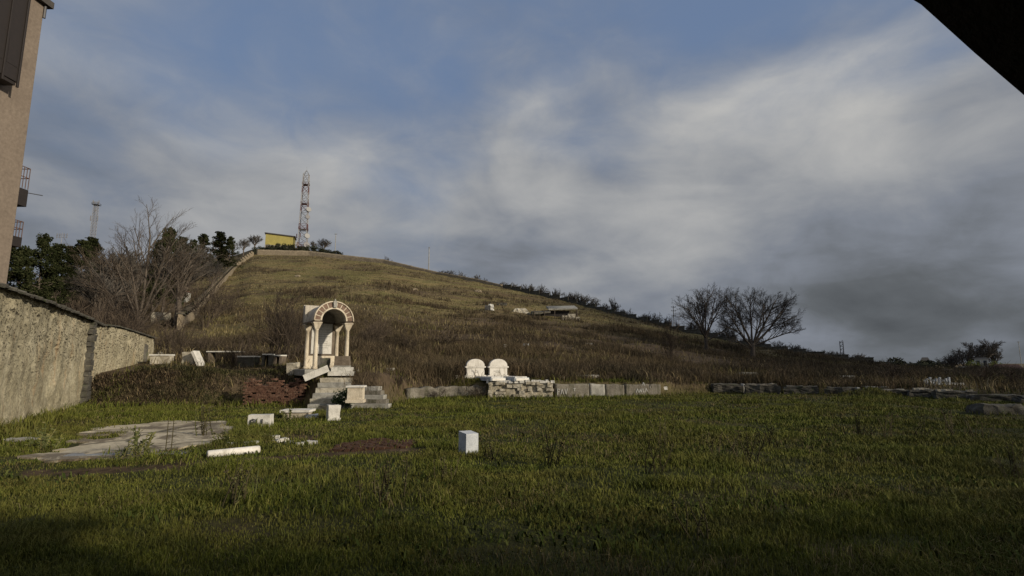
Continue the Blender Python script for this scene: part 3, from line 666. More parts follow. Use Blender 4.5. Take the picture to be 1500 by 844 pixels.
# remains in and before the shrine
def loc_s(x, y, z): 
    p = Matrix.Rotation(ang_s,4,'Z') @ Vector((x,y,z)); return (sp.x+p.x, sp.y+p.y, SZ+p.z)
pl = thing('tomb_plinth', 'pale stepped marble plinth under the stone chest before the canopy', 'plinth', loc_s(.4,-.85,-.33), R(8))
mb = MB(); mb.rough(0,0,0,1.32,.9,.22,.012,3,5); mb.build('lower_course', M['marble'], pl); mb = MB(); mb.rough(0,.02,.225,1.05,.75,.22,.012,3,6); mb.build('upper_course', M['marble'], pl)
ch_ = thing('stone_chest', 'brown grey stone chest with lid standing on the marble plinth', 'tomb chest', loc_s(.4,-.83,.12), R(8))
mb = MB(); mb.rough(0,0,0,.82,.6,.08,.012,2,7); mb.build('rim', M['greystone'], ch_); mb = MB(); mb.rough(0,0,.083,.78,.55,.5,.02,3,8,None,.95,.9); mb.build('body', M['brownstone'], ch_)
mb = MB(); mb.rough(0,0,0,.5,.5,.62,.05,4,9); 
tag(mb.build('broken_block', M['darkstone'], loc=loc_s(-.33,-.1,-.02), rz=R(20)), 'broken grey stone block between the canopy columns beside the chest', 'stone block')
mb = MB(); mb.rough(0,0,-.2,1.25,.5,.34,.02,4,12,Matrix.Rotation(R(-24),4,'Y'))
tag(mb.build('fallen_slab', M['marble'], loc=P(463,549,27.9)+Vector((0,0,.1)), rz=R(15)), 'pale slab tilted against the left foot of the canopy', 'slab')
# staircase
stp = thing('stone_stairs', 'worn stone stairs leading up to the marble canopy', 'stairs', (P(488,596,26.3).x, 26.3, 0), R(5))
for i in range(6):
    mb = MB(); wd = 2.05-.1*i
    mb.rough(-.1-.05*i, .4*i+.0, .24*i, wd, .64, .235, .03, 5, 20+i); mb.build('step', M['rubble'] if i%2 else M['greystone'], stp)
mb = MB(); mb.rough(-.2,2.5,-.2,1.5,1.8,1.25,.04,4,30); mb.build('core', M['greystone'], stp)
sst = thing('grey_block_steps', 'low stepped pile of long grey blocks right of the stairs', 'stairs', (P(546,592,26.9).x, 26.9, 0), R(-4))
for i in range(5):
    mb = MB(); mb.rough(-.12*i, .25*i, .2*i, 1.75-.18*i, .6, .205, .02, 4, 40+i); mb.build('course', M['oldpanel' if i%2 else 'greystone'], sst)

def leafball(mb, c, r, n, size, rng, flat_=.8):
    for _ in range(n):
        d = Vector((rng.gauss(0,1),rng.gauss(0,1),rng.gauss(0,1))).normalized()*r*rng.random()**.4; d.z *= flat_
        p = Vector(c)+d; a = Vector((rng.gauss(0,1),rng.gauss(0,1),rng.gauss(0,.7))).normalized(); b = a.orthogonal().normalized(); s = size*rng.uniform(.6,1.3)
        mb.add([p-a*s, p+b*s*.6, p+a*s, p-b*s*.6], [(0,1,2,3)])
rng = random.Random(4)
mb = MB()
for _ in range(14): leafball(mb, (rng.uniform(-.35,.35), rng.uniform(-.2,.2), rng.uniform(.1,1.0)), .3, 90, .05, rng)
q = P(503, 590, 26.0); tag(mb.build('ivy_bush', M['ivyleaf'], loc=(q.x, q.y, tz(q.x,q.y))), 'dark ivy bush growing over the right side of the stairs', 'bush')

def pedestal(name, px, pyb, Y, label, w, h, d, rz, m, cap=.08, waist=.85):
    q = P(px, pyb, Y); t_ = thing(name, label, 'pedestal', (q.x,q.y,q.z-.05), rz)
    mb = MB(); mb.rough(0,0,0,w,d,.14,.01,2,50+px); mb.build('base', m, t_)
    mb = MB(); mb.rough(0,0,.143,w*waist,d*waist,h-.143-cap-.003,.012,3,51+px); mb.build('body', m, t_)
    mb = MB(); mb.rough(0,0,h-cap,w*1.02,d*1.02,cap,.01,3,52+px); mb.build('cap', M['cleanmarble'], t_); return t_
pedestal('marble_pedestal', 521, 588, 25.3, 'cream marble pedestal with moulded cap and base before the grey block steps', .82, .78, .6, R(4), M['cream'])

# ------------------------------------------------------------------ brick ruin, earth bank
br = thing('brick_ruin', 'crumbling red brick wall remnant with gaps left of the stairs', 'ruin', (P(402,588,28.4).x, 28.4, 0), R(-3))
mb = MB(); mw = MB(); rb = random.Random(3)
for r_ in range(15):
    for c_ in range(13):
        x = -1.5+c_*.245+(.12 if r_%2 else 0)+rb.uniform(-.02,.02); z = .05+r_*.09
        hl = 1.15+.2*math.sin(c_*1.3)+.12*math.sin(c_*3.1)
        if z > hl or rb.random() < .05: continue
        yy = -.06+.12*mnoise.noise(Vector((x*2, z*2, 5)))
        mb.rough(x, yy, z, rb.uniform(.215,.245), .3+rb.uniform(-.04,.06), .083, .014, 1, r_*13+c_)
mb.build('bricks', M['brickred'], br)
mb = MB(); mb.rough(0,.28,0,2.9,.45,1.05,.06,5,71); mb.build('core', M['brownstone'], br)

# ------------------------------------------------------------------ marble pieces on the field
def on_field(px, py): 
    q = G(px, py); return q
q = on_field(379, 626)
blk = thing('inscribed_block', 'white marble block with dark painted letters near the paving', 'stone block', (q.x,q.y,q.z-.06), R(6))
mb = MB(); mb.rough(0,.15,0,.74,.4,.48,.015,4,80,None,.97,.95); mb.build('block', M['marble'], blk)
for s_, x_ in (('G', -.27), ('J', -.08), ('I', .1)):
    cu = bpy.data.curves.new('letter', 'FONT'); cu.body = s_; cu.size = .22; cu.extrude = .006; cu.offset = .009; cu.materials.append(M['letter'])
    tmp = bpy.data.objects.new('letter_outline', cu); C.objects.link(tmp); bpy.context.view_layer.update(); lm = bpy.data.meshes.new_from_object(tmp.evaluated_get(bpy.context.evaluated_depsgraph_get())); bpy.data.objects.remove(tmp)
    o = bpy.data.objects.new('letter', lm); C.objects.link(o); o.parent = blk; o.location = (x_, -.085, .19); o.rotation_euler = (R(90),0,0)
q = on_field(433, 613)
tr = thing('marble_capital', 'wide cream capital flaring to a flat top lying in the grass', 'capital', (q.x,q.y+.2,q.z-.05), R(3))
mb = MB(); mb.rough(0,0,0,.7,.6,.3,.012,3,82,None,1.45,1.25); mb.build('body', M['cream'], tr); mb = MB(); mb.rough(0,0,.303,1.16,.85,.09,.01,4,83); mb.build('top_slab', M['cleanmarble'], tr)
q = on_field(452, 613); mb = MB(); mb.rough(0,0,-.05,.5,.35,.2,.03,3,84); tag(mb.build('stone_lump', M['greymarble'], loc=q+Vector((.1,.1,0)), rz=R(20)), 'small grey stone lump right of the cream capital', 'stone')
q = on_field(486, 617)
pd = thing('hollow_pedestal', 'white marble post with a dark hole on top standing at the foot of the stairs', 'pedestal', (q.x,q.y+.15,q.z-.05), R(28))
mb = MB(); mb.rough(0,0,0,.5,.5,.16,.02,3,85); mb.build('base', M['marble'], pd)
mb = MB(); mb.rough(0,0,.163,.44,.46,.5,.03,4,86,None,1.08,1.05); mb.build('shaft', M['marble'], pd)
mb = MB(); mb.lathe([(.08,.668),(.08,.69)],12); mb.build('socket', M['letter'], pd)
q = on_field(475, 604); mb = MB(); mb.rough(0,0,-.05,.65,.5,.32,.06,3,87); tag(mb.build('dark_rock', M['darkstone'], loc=q+Vector((0,.3,0))), 'dark grey rock behind the white hollow post', 'rock')
q0 = on_field(303, 671); q1 = on_field(380, 664); mb = MB()
L = (q1-q0).length; mb.lathe([(.075,0),(.09,.02),(.095,L*.5),(.1,L-.03),(.085,L)], 14, Matrix.Rotation(R(90),4,'Y'))
o = mb.build('fallen_column', M['cleanmarble'], loc=q0+Vector((0,0,.08)), rz=math.atan2(q1.y-q0.y, q1.x-q0.x), smooth=True); tag(o, 'short white marble column shaft lying along the paving edge', 'column')
q = on_field(685, 667)
st1 = thing('marble_post', 'lone grey white marble post with sloping top in the open grass', 'marker stone', (q.x,q.y+.2,q.z-.06), R(38))
mb = MB(); mb.rough(0,0,0,.36,.34,.6,.006,3,88); 
for i, v in enumerate(mb.v):
    if v[2] > .55: mb.v[i] = (v[0], v[1], v[2]-(.17-v[1])*.12-.04*(v[0]))
mb.build('shaft', M['greymarble'], st1)
# white rubble chips on the bare soil
rr = random.Random(9); mch = [MB().rough(0,0,0,.2,.14,.1,.03,2,90+i).mesh('marble_chip', M['marble']) for i in range(4)]
chips = [(405,648),(413,647),(425,650),(432,651),(440,652),(447,649),(338,652),(330,651),(362,653),(369,652),(457,651),(402,643)]
for i, (a, b) in enumerate(chips):
    q = on_field(a, b); o = link_mesh('marble_chip', mch[i%4], None, q-Vector((0,0,.01)), rr.uniform(0,6)); s = rr.uniform(.7,1.5); o.scale = (s, s, s*.8)
    tag(o, 'small white marble chip on bare soil between the column shaft and brown earth', 'stone chip', 'white chips on bare soil')
q = on_field(33, 646); mb = MB(); mb.rough(0,0,-.05,.8,.3,.13,.04,4,95); tag(mb.build('edge_stone', M['greystone'], loc=q, rz=R(10)), 'long flat pale stone at the left corner of the paving', 'stone')
q0 = on_field(190,672); mb = MB(); mb.rough(0,0,-.05,2.6,.45,.1,.03,6,96); tag(mb.build('grey_slab', M['bluestone'], loc=on_field(190,667)-Vector((0,0,.0)), rz=R(9)), 'long bluish grey slab along the front edge of the paving', 'slab')

# ------------------------------------------------------------------ retaining wall and twin graves
def chain(pxs, ytop, dy=0):
    r_ = []
    for px in pxs:
        Y = float(np.interp(px, [e[0] for e in edge_px], [e[1] for e in edge_px]))-.1+dy; x = gx(px, Y); r_.append((x, Y, tz(x, Y-.4)-.3, P(px, np.interp(px, *ytop), Y).z))
    return r_
c1 = chain([716,760,808], ([716,808],[559,559])); 
rw = thing('rubble_retaining_wall', 'rough rubble retaining wall with ragged white capping below the twin graves', 'wall', (0,0,0))
wall_sheet('masonry', c1, .45, M['rubblewall'], rw, du=.09, amp=.1, seed=4)
mb = MB(); dv_ = Vector((c1[-1][0]-c1[0][0], c1[-1][1]-c1[0][1], 0)); an_ = math.atan2(dv_.y, dv_.x)
for r_ in range(6):
    x_ = 0
    while x_ < dv_.length-.1:
        w_ = random.uniform(.14,.4); f_ = (x_+w_/2)/dv_.length
        if f_ < 1 and random.random() < .42:
            p_ = Vector(c1[0][:2]).lerp(Vector(c1[-1][:2]), f_); zb_ = c1[0][2]+.22+r_*.19+random.uniform(-.03,.03)
            if zb_ < c1[0][3]-.12: mb.rough(0,0,0,w_*.95,.24,random.uniform(.13,.2),.045,2,600+r_*40+int(x_*9),Matrix.Translation((p_.x,p_.y-.02,zb_)) @ Matrix.Rotation(an_+random.uniform(-.1,.1),4,'Z'))
        x_ += w_
mb.build('facing_stones', M['rubble'], rw)
mb = MB()
for i in range(24):
    f_ = i/23; x = c1[0][0]+(c1[-1][0]-c1[0][0])*f_; y = c1[0][1]+(c1[-1][1]-c1[0][1])*f_
    mb.rough(x, y+.12, c1[0][3]-.1, random.uniform(.16,.3), random.uniform(.25,.5), random.uniform(.1,.24), .04, 2, 200+i)
mb.build('capping', M['marble'], rw)
segs = [(812,860),(862,882),(884,910),(912,962)]
mats_ = [M['oldpanel'], M['greystone'], M['oldpanel'], M['oldpanel']]
for i, (a, b) in enumerate(segs):
    cc = chain([a,(a+b)/2,b], ([812,880,962],[562,563,563]))
    o = thing('concrete_retaining_wall', ['grey brown retaining wall panel with white painted letters beside the rubble wall','narrow grey retaining wall panel, second from the rubble wall','plain retaining wall panel between the narrow and the last panel','last retaining wall panel with a long white scrawl'][i], 'wall', (0,0,0), 0, 'retaining wall panels')
    wall_sheet('panel', cc, .35, mats_[i], o, du=.12, amp=.05+.01*(i==1), seed=20+i)
    if i in (0, 3):
        mb = MB(); p0 = Vector(cc[0][:2]); p1 = Vector(cc[-1][:2]); dv = (p1-p0).normalized(); rz_ = math.atan2(dv.y, dv.x)
        Mx = Matrix.Translation((p0.x, p0.y, 0)) @ Matrix.Rotation(rz_,4,'Z'); L = (p1-p0).length
        strokes = [(.12,.25,.12,.62),(.12,.62,.26,.55),(.12,.43,.24,.43),(.34,.3,.42,.6),(.42,.6,.52,.28),(.6,.6,.68,.25),(.68,.25,.78,.62),(1.2,.62,1.34,.62),(1.27,.62,1.27,.45)] if i == 0 else [(.75,.3,.85,.55),(.85,.55,.95,.3),(1.0,.3,1.05,.52),(1.05,.52,1.14,.32),(1.14,.32,1.2,.55),(1.28,.55,1.28,.33),(1.28,.33,1.4,.33),(1.45,.35,1.5,.58),(1.5,.58,1.6,.36),(1.25,.75,1.33,.95),(1.33,.95,1.42,.72),(1.8,.6,1.8,.8)]
        for (x0,z0,x1,z1) in strokes:
            dx, dz = x1-x0, z1-z0; l_ = math.hypot(dx,dz); nx_, nz_ = -dz/l_*.022, dx/l_*.022
            zo = tz(p0.x,p0.y-.4)
            quad = [(x0+nx_, z0+nz_+zo),(x1+nx_, z1+nz_+zo),(x1-nx_, z1-nz_+zo),(x0-nx_, z0-nz_+zo)]
            mb.prism(quad, -.06, .02, Mx)
        mb.build('painted_letters', M['whitepaint'], o)
cl_ = chain([604,630,660,690,713], ([604,713],[569,565]), .25)
wall_sheet('masonry', cl_, .5, M['oldpanel'], thing('overgrown_ledge_wall', 'low overgrown weathered ledge between the stairs and the rubble retaining wall', 'wall', (0,0,0)), du=.12, amp=.12, seed=51)
def headstone(px, Y, label):
    q = P(px, 553, Y); t_ = thing('headstone', label, 'headstone', (q.x,q.y,tz(q.x,q.y)-.05), R(16), 'twin white headstones')
    zb = P(px,553,Y).z-(tz(q.x,q.y)-.05); zs = P(px,536.5,Y).z-(tz(q.x,q.y)-.05); ztop = P(px,526,Y).z-(tz(q.x,q.y)-.05)
    mb = MB(); mb.box(0,.02,0,1.42,.42,zb+.15); mb.build('base', M['cleanmarble'], t_, bevel=.01)
    mb = MB(); mb.box(0,.02,zb+.153,1.18,.3,zs-zb-.26); mb.build('slab', M['cleanmarble'], t_, bevel=.012)
    mb = MB(); mb.box(0,.02,zs-.104,1.36,.4,.1); mb.build('moulding', M['cleanmarble'], t_, bevel=.012)
    n = 18; poly = [(.6*math.cos(math.pi*i/n), zs+.003+(ztop-zs)*math.sin(math.pi*i/n)**.9) for i in range(n+1)]
    mb = MB(); mb.prism(poly, -.14, .18); mb.build('rounded_top', M['cleanmarble'], t_, bevel=.012)
    mb = MB()
    for r_ in range(2): mb.box(random.uniform(-.1,.1), -.134, zb+.4-.1*r_, .5-.2*r_, .006, .03)
    mb.build('inscription_lines', M['greystone'], t_)
    return t_
headstone(696, 35.0, 'white round topped headstone, nearer the canopy, of the twin graves'); headstone(729.5, 35.2, 'white round topped headstone, farther from the canopy, of the twin graves')
def ledger(px0, Y0, label):
    q = P(px0, 556, Y0); t_ = thing('grave_ledger', label, 'grave slab', (q.x,q.y,tz(q.x,q.y)-.03), R(33), 'twin grave slabs')
    mb = MB(); mb.box(0,-1.0,0,1.1,2.1,.2); mb.build('kerb', M['greymarble'], t_, bevel=.015); mb = MB(); mb.box(0,-1.0,.203,.9,1.9,.06); mb.build('top_slab', M['cleanmarble'], t_, bevel=.012)
    mb = MB(); mb.box(0,-2.08,.02,.94,.05,.15); mb.build('end_panel', M['cleanmarble'], t_, bevel=.008)
ledger(706, 35.0, 'low grey and white slab grave in front of the headstone nearer the canopy'); ledger(739, 35.2, 'low grey and white slab grave in front of the farther twin headstone')
def dome(px, Y, wd, label, py=552, m='marble'):
    q = P(px, py, Y); mb = MB(); mb.lathe([(wd*math.cos(a)*1.0, wd*.55*math.sin(a)) for a in [R(x) for x in (0,15,30,45,60,75,86)]], 18)
    for i, v in enumerate(mb.v): mb.v[i] = (v[0]+.04*mnoise.noise(Vector(v)*4), v[1]*.7, v[2]+.03*mnoise.noise(Vector(v)*5+Vector((3,0,0))))
    tag(mb.build('domed_stone', M[m], loc=(q.x,q.y,max(q.z,tz(q.x,q.y))-.03), smooth=True), label, 'grave stone')
dome(651, 35.5, .34, 'white domed stone left of the twin headstones', 555); dome(820, 35.8, .38, 'white domed stone in the scrub right of the twin graves', 554)
dome(647, 36.5, .3, 'grey domed stone just behind the white domed one', 551, 'greymarble')
for (a, b, y, Y, lab, m) in ((787,810,552,36,'pale flat slab between the twin graves and the white domed stone','cream'),(846,876,553,37,'long thin white slab lying right of the domed stone','marble'),(662,674,556,35.2,'small low pale slab left of the twin headstones','marble'),
      (567,578,556,33,'small white stone in the scrub right of the canopy','marble'),(606,617,549,36,'flat pale stone in the scrub between canopy and twin graves','greymarble')):
    q = P((a+b)/2, y, Y); wd = (b-a)*Y/F; mb = MB(); mb.rough(0,0,-.15,wd,.5,.32,.02,3,a); tag(mb.build('flat_slab', M[m], loc=(q.x,q.y,max(q.z,tz(q.x,q.y)+.05)), rz=R(5)), lab, 'slab')

# ------------------------------------------------------------------ old tombs on the terrace at left
def table_tomb(px0, px1, yt, yb, Y, label, m='concrete', rz=0, legs=False, cap=.1):
    px = (px0+px1)/2; q = P(px, yb, Y); zt_ = P(px, yt, Y).z; wd = (px1-px0)*Y/F; zg = min(tz(q.x,q.y), q.z)-.1
    t_ = thing('table_tomb', label, 'tomb', (q.x,q.y,zg), rz); h = zt_-zg
    mb = MB(); mb.rough(0,0,h-cap,wd,.85,cap,.015,4,px0); mb.build('top_slab', M['marble'], t_)
    mb = MB()
    if legs:
        for s_ in (-1,1):
            mb = MB(); mb.rough(s_*wd*.42,0,0,.16,.7,h-cap-.003,.02,3,px1); mb.build('support', M[m], t_)
    else: mb.rough(0,0,0,wd*.93,.72,h-cap-.003,.03,4,px1); mb.build('chest', M[m], t_)
    return t_
table_tomb(223,249,519,541,34.5,'pale box tomb with white top beside the end of the low plastered wall','rubble',R(8))
table_tomb(306,352,514.5,537,36,'long table tomb on slab supports in the scrub','brownstone',R(2),True,.07)
table_tomb(351,376,521.5,538,34.5,'short table tomb with white top beside the long one','darkstone',R(-2),False,.08)
table_tomb(387,398,518.5,535,34.5,'narrow white topped tomb left of the canopy','darkstone',R(4),True,.08)
table_tomb(405,415,520,536,35,'small white topped tomb nearest the canopy','brownstone',R(-4),True,.08)
q = P(281,538,34.8); mb = MB(); mb.rough(0,0,0,.75,.7,.9,.05,4,120); tag(mb.build('brick_tomb', M['rubble'], loc=(q.x-.1,q.y,tz(q.x,q.y)-.1)), 'rough stone tomb base with slab slipping off its right side', 'tomb')
q = P(291,527,34.3); mb = MB(); mb.rough(0,0,-.5,.16,.7,1.1,.015,3,121,Matrix.Rotation(R(-28),4,'Y')); tag(mb.build('slipped_slab', M['marble'], loc=q), 'white slab leaning steeply off the rough stone tomb', 'slab')
q = P(430,545,30.5); mb = MB(); mb.rough(0,0,-.2,.6,.4,.75,.1,3,122); tag(mb.build('broken_marker', M['rubble'], loc=(q.x,q.y,tz(q.x,q.y))), 'jagged broken marker stone between the brick ruin and the canopy', 'marker stone')
for (px, py, Y, s, lab) in ((284,490,48,.35,'white stones above the tombs near the stepped wall'),(234,490,39.5,.4,'pale stone on the end of the low plastered wall')):
    q = P(px,py,Y); mb = MB(); [mb.rough(random.uniform(-.5,.5),random.uniform(-.3,.3),-.1,s,s*.8,s*.8,.08,2,px+i) for i in range(1)]; tag(mb.build('white_stone', M['marble'], loc=(q.x,q.y,tz(q.x,q.y)+.0)), lab.replace('stones','stone'), 'stone')

# ------------------------------------------------------------------ row of sunken tombs along the field's far right edge
tombs = [(1003,1034,561,572,41,'low dark stone kerb where the retaining wall ends'),(1046,1088,563,575,40.2,'dark broken tomb with a pale upright at its right end'),(1094,1140,563,577,38.6,'mossy dark tomb right of the one with a pale upright'),
 (1152,1196,566,575,38,'low dark tomb half sunk in scrub behind the grass mound'),(1214,1252,568,579,36.6,'dark tomb with a bright white end slab beside the grass mound'),(1266,1328,571,582,35,'long dark tomb with a grey triangular end'),
 (1336,1374,572,584,33.8,'dark broken tomb before the row of small white uprights'),(1378,1428,574,588,32.4,'rough dark tomb with pale lumps on top'),(1434,1500,579,591,30.6,'long low dark tomb at the far right of the row'),(1504,1560,582,594,29,'last dark tomb of the row')]
for i, (a, b, yt, yb, Y, lab) in enumerate(tombs):
    px = (a+b)/2; q = P(px, yb, Y); zt_ = P(px, yt, Y).z; zg = tz(q.x,q.y-.3)-.15; wd = (b-a)*Y/F
    t_ = thing('sunken_tomb', lab, 'tomb', (q.x,q.y,zg), R(-4)+math.atan2(-(31-38),-(24-10))*0-R(18)*(px > 1100), 'sunken tombs along the field edge')
    mb = MB(); mb.rough(0,.4,0,wd,.9,zt_-zg-.1,.12,6,300+i); mb.build('kerb', M['darkstone'], t_)
    mb = MB(); mb.rough(random.uniform(-.1,.1),.4,zt_-zg-.097,wd*.88,.85,.1,.11,7,320+i); mb.build('lid', M['oldpanel' if i in (2,5) else 'darkstone'], t_)
    if i in (1,4): mb = MB(); mb.rough(wd/2+.12,.3,0,.16,.6,zt_-zg+.02,.02,3,340+i); mb.build('end_slab', M['marble'], t_)
    if i in (6,7):
        for k_ in range(4): mb = MB(); mb.rough(random.uniform(-.4,.4)*wd,.25,zt_-zg+.003,.3,.25,.12,.05,2,350+i*7+k_); mb.build('loose_stone', M['rubble'], t_)
for (a, b, y, Y, lab) in ((1360,1412,563,42,'long pale slab under the small white uprights'),(1387,1430,575.5,34,'white slab lying behind the rough dark tomb'),(1265,1297,569,37.5,'pale slab behind the long dark tomb'),(1085,1108,547,52,'grey slab in the scrub below the bigger bare tree'),(1215,1250,552,50,'faint grey slab in the scrub right of the bare trees')):
    px = (a+b)/2; q = P(px,y,Y); wd = (b-a)*Y/F; mb = MB(); mb.rough(0,0,-.35,wd,.7,.45,.02,4,a); tag(mb.build('flat_slab', M['greystone'] if a < 1300 and a != 1265 else M['marble'], loc=(q.x,q.y,max(q.z,tz(q.x,q.y)))), lab, 'slab')
for i in range(9):
    px = 1354+i*4.6; q = P(px,561,44); mb = MB(); mb.rough(0,0,-.3,.13,.12,.56+.1*(i%3),.015,2,400+i); tag(mb.build('small_upright', M['greymarble'], loc=(q.x,q.y,max(q.z,tz(q.x,q.y)))), 'small white upright stone in a close row among the scrub at right', 'marker stone', 'row of small white uprights')
q = G(1465,607); mb = MB(); mb.rough(0,.2,-.12,1.9,1.0,.52,.13,7,410,None,.85,.8,1.6,.22); tag(mb.build('mossy_boulder', M['darkstone'], loc=q, rz=R(-6)), 'flat topped mossy dark stone alone in the grass at far right', 'stone')
q = G(974,571); mb = MB(); mb.rough(0,0,0,.3,.2,.2,.04,2,412); tag(mb.build('white_stone', M['marble'], loc=q), 'small white stone in the grass where the retaining wall ends', 'stone')

# ------------------------------------------------------------------ hill: ruin, rocks, perimeter walls
q = G(762,458); mb = MB(); mb.rough(0,0,-.6,5.2,3,1.5,.3,6,500,None,.45,.6); tag(mb.build('pale_mound', M['rubble'], loc=q, rz=R(5)), 'pale bare mound on the hillside left of the ruined shed', 'mound')
q = G(717,454); t_ = thing('white_rubbish_heap', 'white and black heap on the hillside left of the pale mound', 'rubbish heap', q)
mb = MB(); mb.rough(.3,0,-.2,1.6,1.2,1.5,.2,3,501,None,.6,.6); mb.build('white_block', M['marble'], t_); mb = MB(); mb.rough(-.4,-.5,-.2,1.3,.6,1.2,.15,3,502); mb.build('black_hole', M['letter'], t_)
q = G(736,447); mb = MB(); mb.rough(0,0,-.3,2.2,1.2,.8,.15,3,503); tag(mb.build('dark_rock', M['darkstone'], loc=q), 'dark rock on the slope above the pale mound', 'rock')
q = G(826,468); s_ = q.y/F
shed = thing('ruined_shed', 'collapsed low shed with pale corrugated roof and broken wall on the hillside', 'shed', q, R(4))
def L_(px, py, dy=0): return ((px-826)*s_, dy, (468-py)*s_)
mb = MB(); x0,_,z0 = L_(803,454); x1,_,z1 = L_(846,452.5)
mb.add([(x0,-.6,z0+.2),(x1,-.6,z1+.2),(x1,3.5,z1+1.2),(x0,3.5,z0+1.2),(x0,-.6,z0-.1),(x1,-.6,z1-.1),(x1,3.5,z1+.9),(x0,3.5,z0+.9)], [(0,1,2,3),(7,6,5,4),(0,4,5,1),(1,5,6,2),(2,6,7,3),(3,7,4,0)])
n_ = 22
for i in range(n_): xx = x0+(x1-x0)*(i+.5)/n_; mb.tube((xx,-.62,z0+.24),(xx,3.4,z0+1.24),.09,None,5)
mb.build('roof', M['greystone'], shed)
mb = MB(); a = L_(779,458); b = L_(806,457); mb.add([(a[0],-.5,a[2]-.1),(b[0],-.5,b[2]+.1),(b[0],3,b[2]+.7),(a[0],3,a[2]+.4),(a[0],-.5,a[2]-.5),(b[0],-.5,b[2]-.3),(b[0],3,b[2]+.3),(a[0],3,a[2])], [(0,1,2,3),(7,6,5,4),(0,4,5,1),(1,5,6,2),(2,6,7,3),(3,7,4,0)])
for i in range(14): xx = a[0]+(b[0]-a[0])*(i+.5)/14; mb.tube((xx,-.52,a[2]+.02),(xx,2.9,a[2]+.55),.08,None,5)
mb.build('fallen_roof', M['oldpanel'], shed)
mb = MB(); mb.box((L_(815,0)[0]),1.6,-.8,(846-803)*s_*.95,1.2,z0+.7); mb.build('back_wall', M['wood'], shed)
mb = MB(); 
for (a, b, yt, k_) in ((822,831,463,1),(831,842,460.5,2),(842,848,465,3)): mb.rough(((a+b)/2-826)*s_,-.9,-.6,(b-a)*s_,.7,(468-yt)*s_+.6,.1,3,510+k_)
mb.build('broken_wall', M['rubble'], shed)
for (xa) in (782, 797, 812, 845): mb = MB(); mb.tube(((xa-826)*s_,-.55,-.6),((xa-826)*s_,-.55,z0),.1); mb.build('post', M['bark'], shed)
for (px, py, w_, h_, lab, m) in ((740,510,.5,.45,'small white box shaped stone in the scrub above the twin graves','marble'),(860,505,1.6,.25,'flat grey stone on the scrubby slope below the ruined shed','greystone'),(903,511,1.5,.18,'pair of thin pale slabs on the slope toward the bare trees','greystone'),(655,507,.5,.3,'small pale stone in dark scrub above the twin headstones','rubble'),(770,507,.9,.3,'bluish flat stone on the slope right of the white box shaped stone','greymarble'),(541,487,.9,.25,'small pale stone on the slope right of the canopy roof','rubble'),(436,405,1.8,.4,'pale stone on the upper hill under the yellow building','rubble'),(608,425,1.6,.5,'tan rock on the bare hillside above the canopy','rubble'),(700,428,2.4,.7,'tan outcrop near the skyline left of the ruined shed','rubble')):
    q = G(px,py); mb = MB(); mb.rough(0,0,-.15,w_,w_*.6,h_+.12,.12 if m == 'rubble' else .05,4,px,None,.8,.8,2.2,.3 if m == 'rubble' else 0); tag(mb.build('hill_stone', M['tanrubble' if m == 'rubble' else m], loc=q, rz=random.uniform(-.3,.3)), lab, 'stone')

def strip_wall(name, label, pts, th, m, cap=None, steps=0):
    t_ = thing(name, label, 'wall', (0,0,0))
    if not steps:
        wall_sheet('masonry', pts, th, m, t_, du=.8, amp=.12, seed=33)
    else:
        mb = MB(); mc = MB()
        for (p, q) in zip(pts[:-1], pts[1:]):
            d = math.atan2(q[1]-p[1], q[0]-p[0]); L = math.hypot(q[0]-p[0], q[1]-p[1]); n = max(1, round(L/steps))
            for i in range(n):
                f_ = (i+.5)/n; x, y = p[0]+(q[0]-p[0])*f_, p[1]+(q[1]-p[1])*f_; zb = p[2]+(q[2]-p[2])*f_; zt_ = p[3]+(q[3]-p[3])*f_
                Mx = Matrix.Translation((x,y,zb)) @ Matrix.Rotation(d,4,'Z')
                mb.rough(0,0,-1.5,L/n*.985,th,zt_-zb+1.5,.05,3,i+700,Mx); mc.box(0,0,zt_-zb+.01,L/n*1.02,th*1.7,.14,Mx)
        mb.build('masonry', m, t_); mc.build('coping', cap, t_)
    return t_
def wall_pts(lst, inset=.5):
    r_ = []
    for (px, h) in lst:
        t__ = (px-750)/F/ct; Yc_ = float(np.interp(t__, cT, cY))-inset; X_ = t__*Yc_; zg = tz(X_, Yc_); r_.append((X_, Yc_, zg-.6, zg+h))
    return r_
strip_wall('crest_wall', 'long pale stone wall running along the crest of the hill', wall_pts([(372,2.7),(400,2.6),(450,2.4),(500,2.3),(560,1.9),(640,1.5),(700,1.2),(735,1.1)]), .6, M['tanrubble'])
strip_wall('stepped_crest_wall', 'dark stepped panel wall descending the right shoulder of the hill', wall_pts([(736,1.3),(820,1.3),(900,1.2),(1000,1.2),(1100,1.2),(1200,1.1),(1270,1.0)]), .3, M['darkstone'], M['darkstone'], 4.2)
sw = []
for (px, py) in ((371,374),(345,393),(325,415),(303,440),(283,465),(262,484)):
    q = G(px,py,40); sw.append((q.x,q.y,q.z,q.z+(1.7 if q.y < 120 else 2.0)))
strip_wall('stepped_hill_wall', 'stepped stone wall climbing the left side of the hill toward the crest', sw, .5, M['tanrubble'], M['darkstone'], 3.0)
q = G(165,447,45); a = G(120,445,45); b = G(206,447,45)
pts_ = [(a.x,a.y,tz(a.x,a.y)-.3,tz(a.x,a.y)+.9),(q.x,q.y,tz(q.x,q.y)-.3,tz(q.x,q.y)+1.1),(b.x,b.y,tz(b.x,b.y)-.3,tz(b.x,b.y)+.8)]
t_ = thing('ruined_rubble_wall', 'broken white rubble wall in the trees behind the big bare tree', 'wall', (0,0,0)); wall_sheet('masonry', pts_, .6, M['cleanmarble'], t_, du=.5, amp=.3, seed=77)
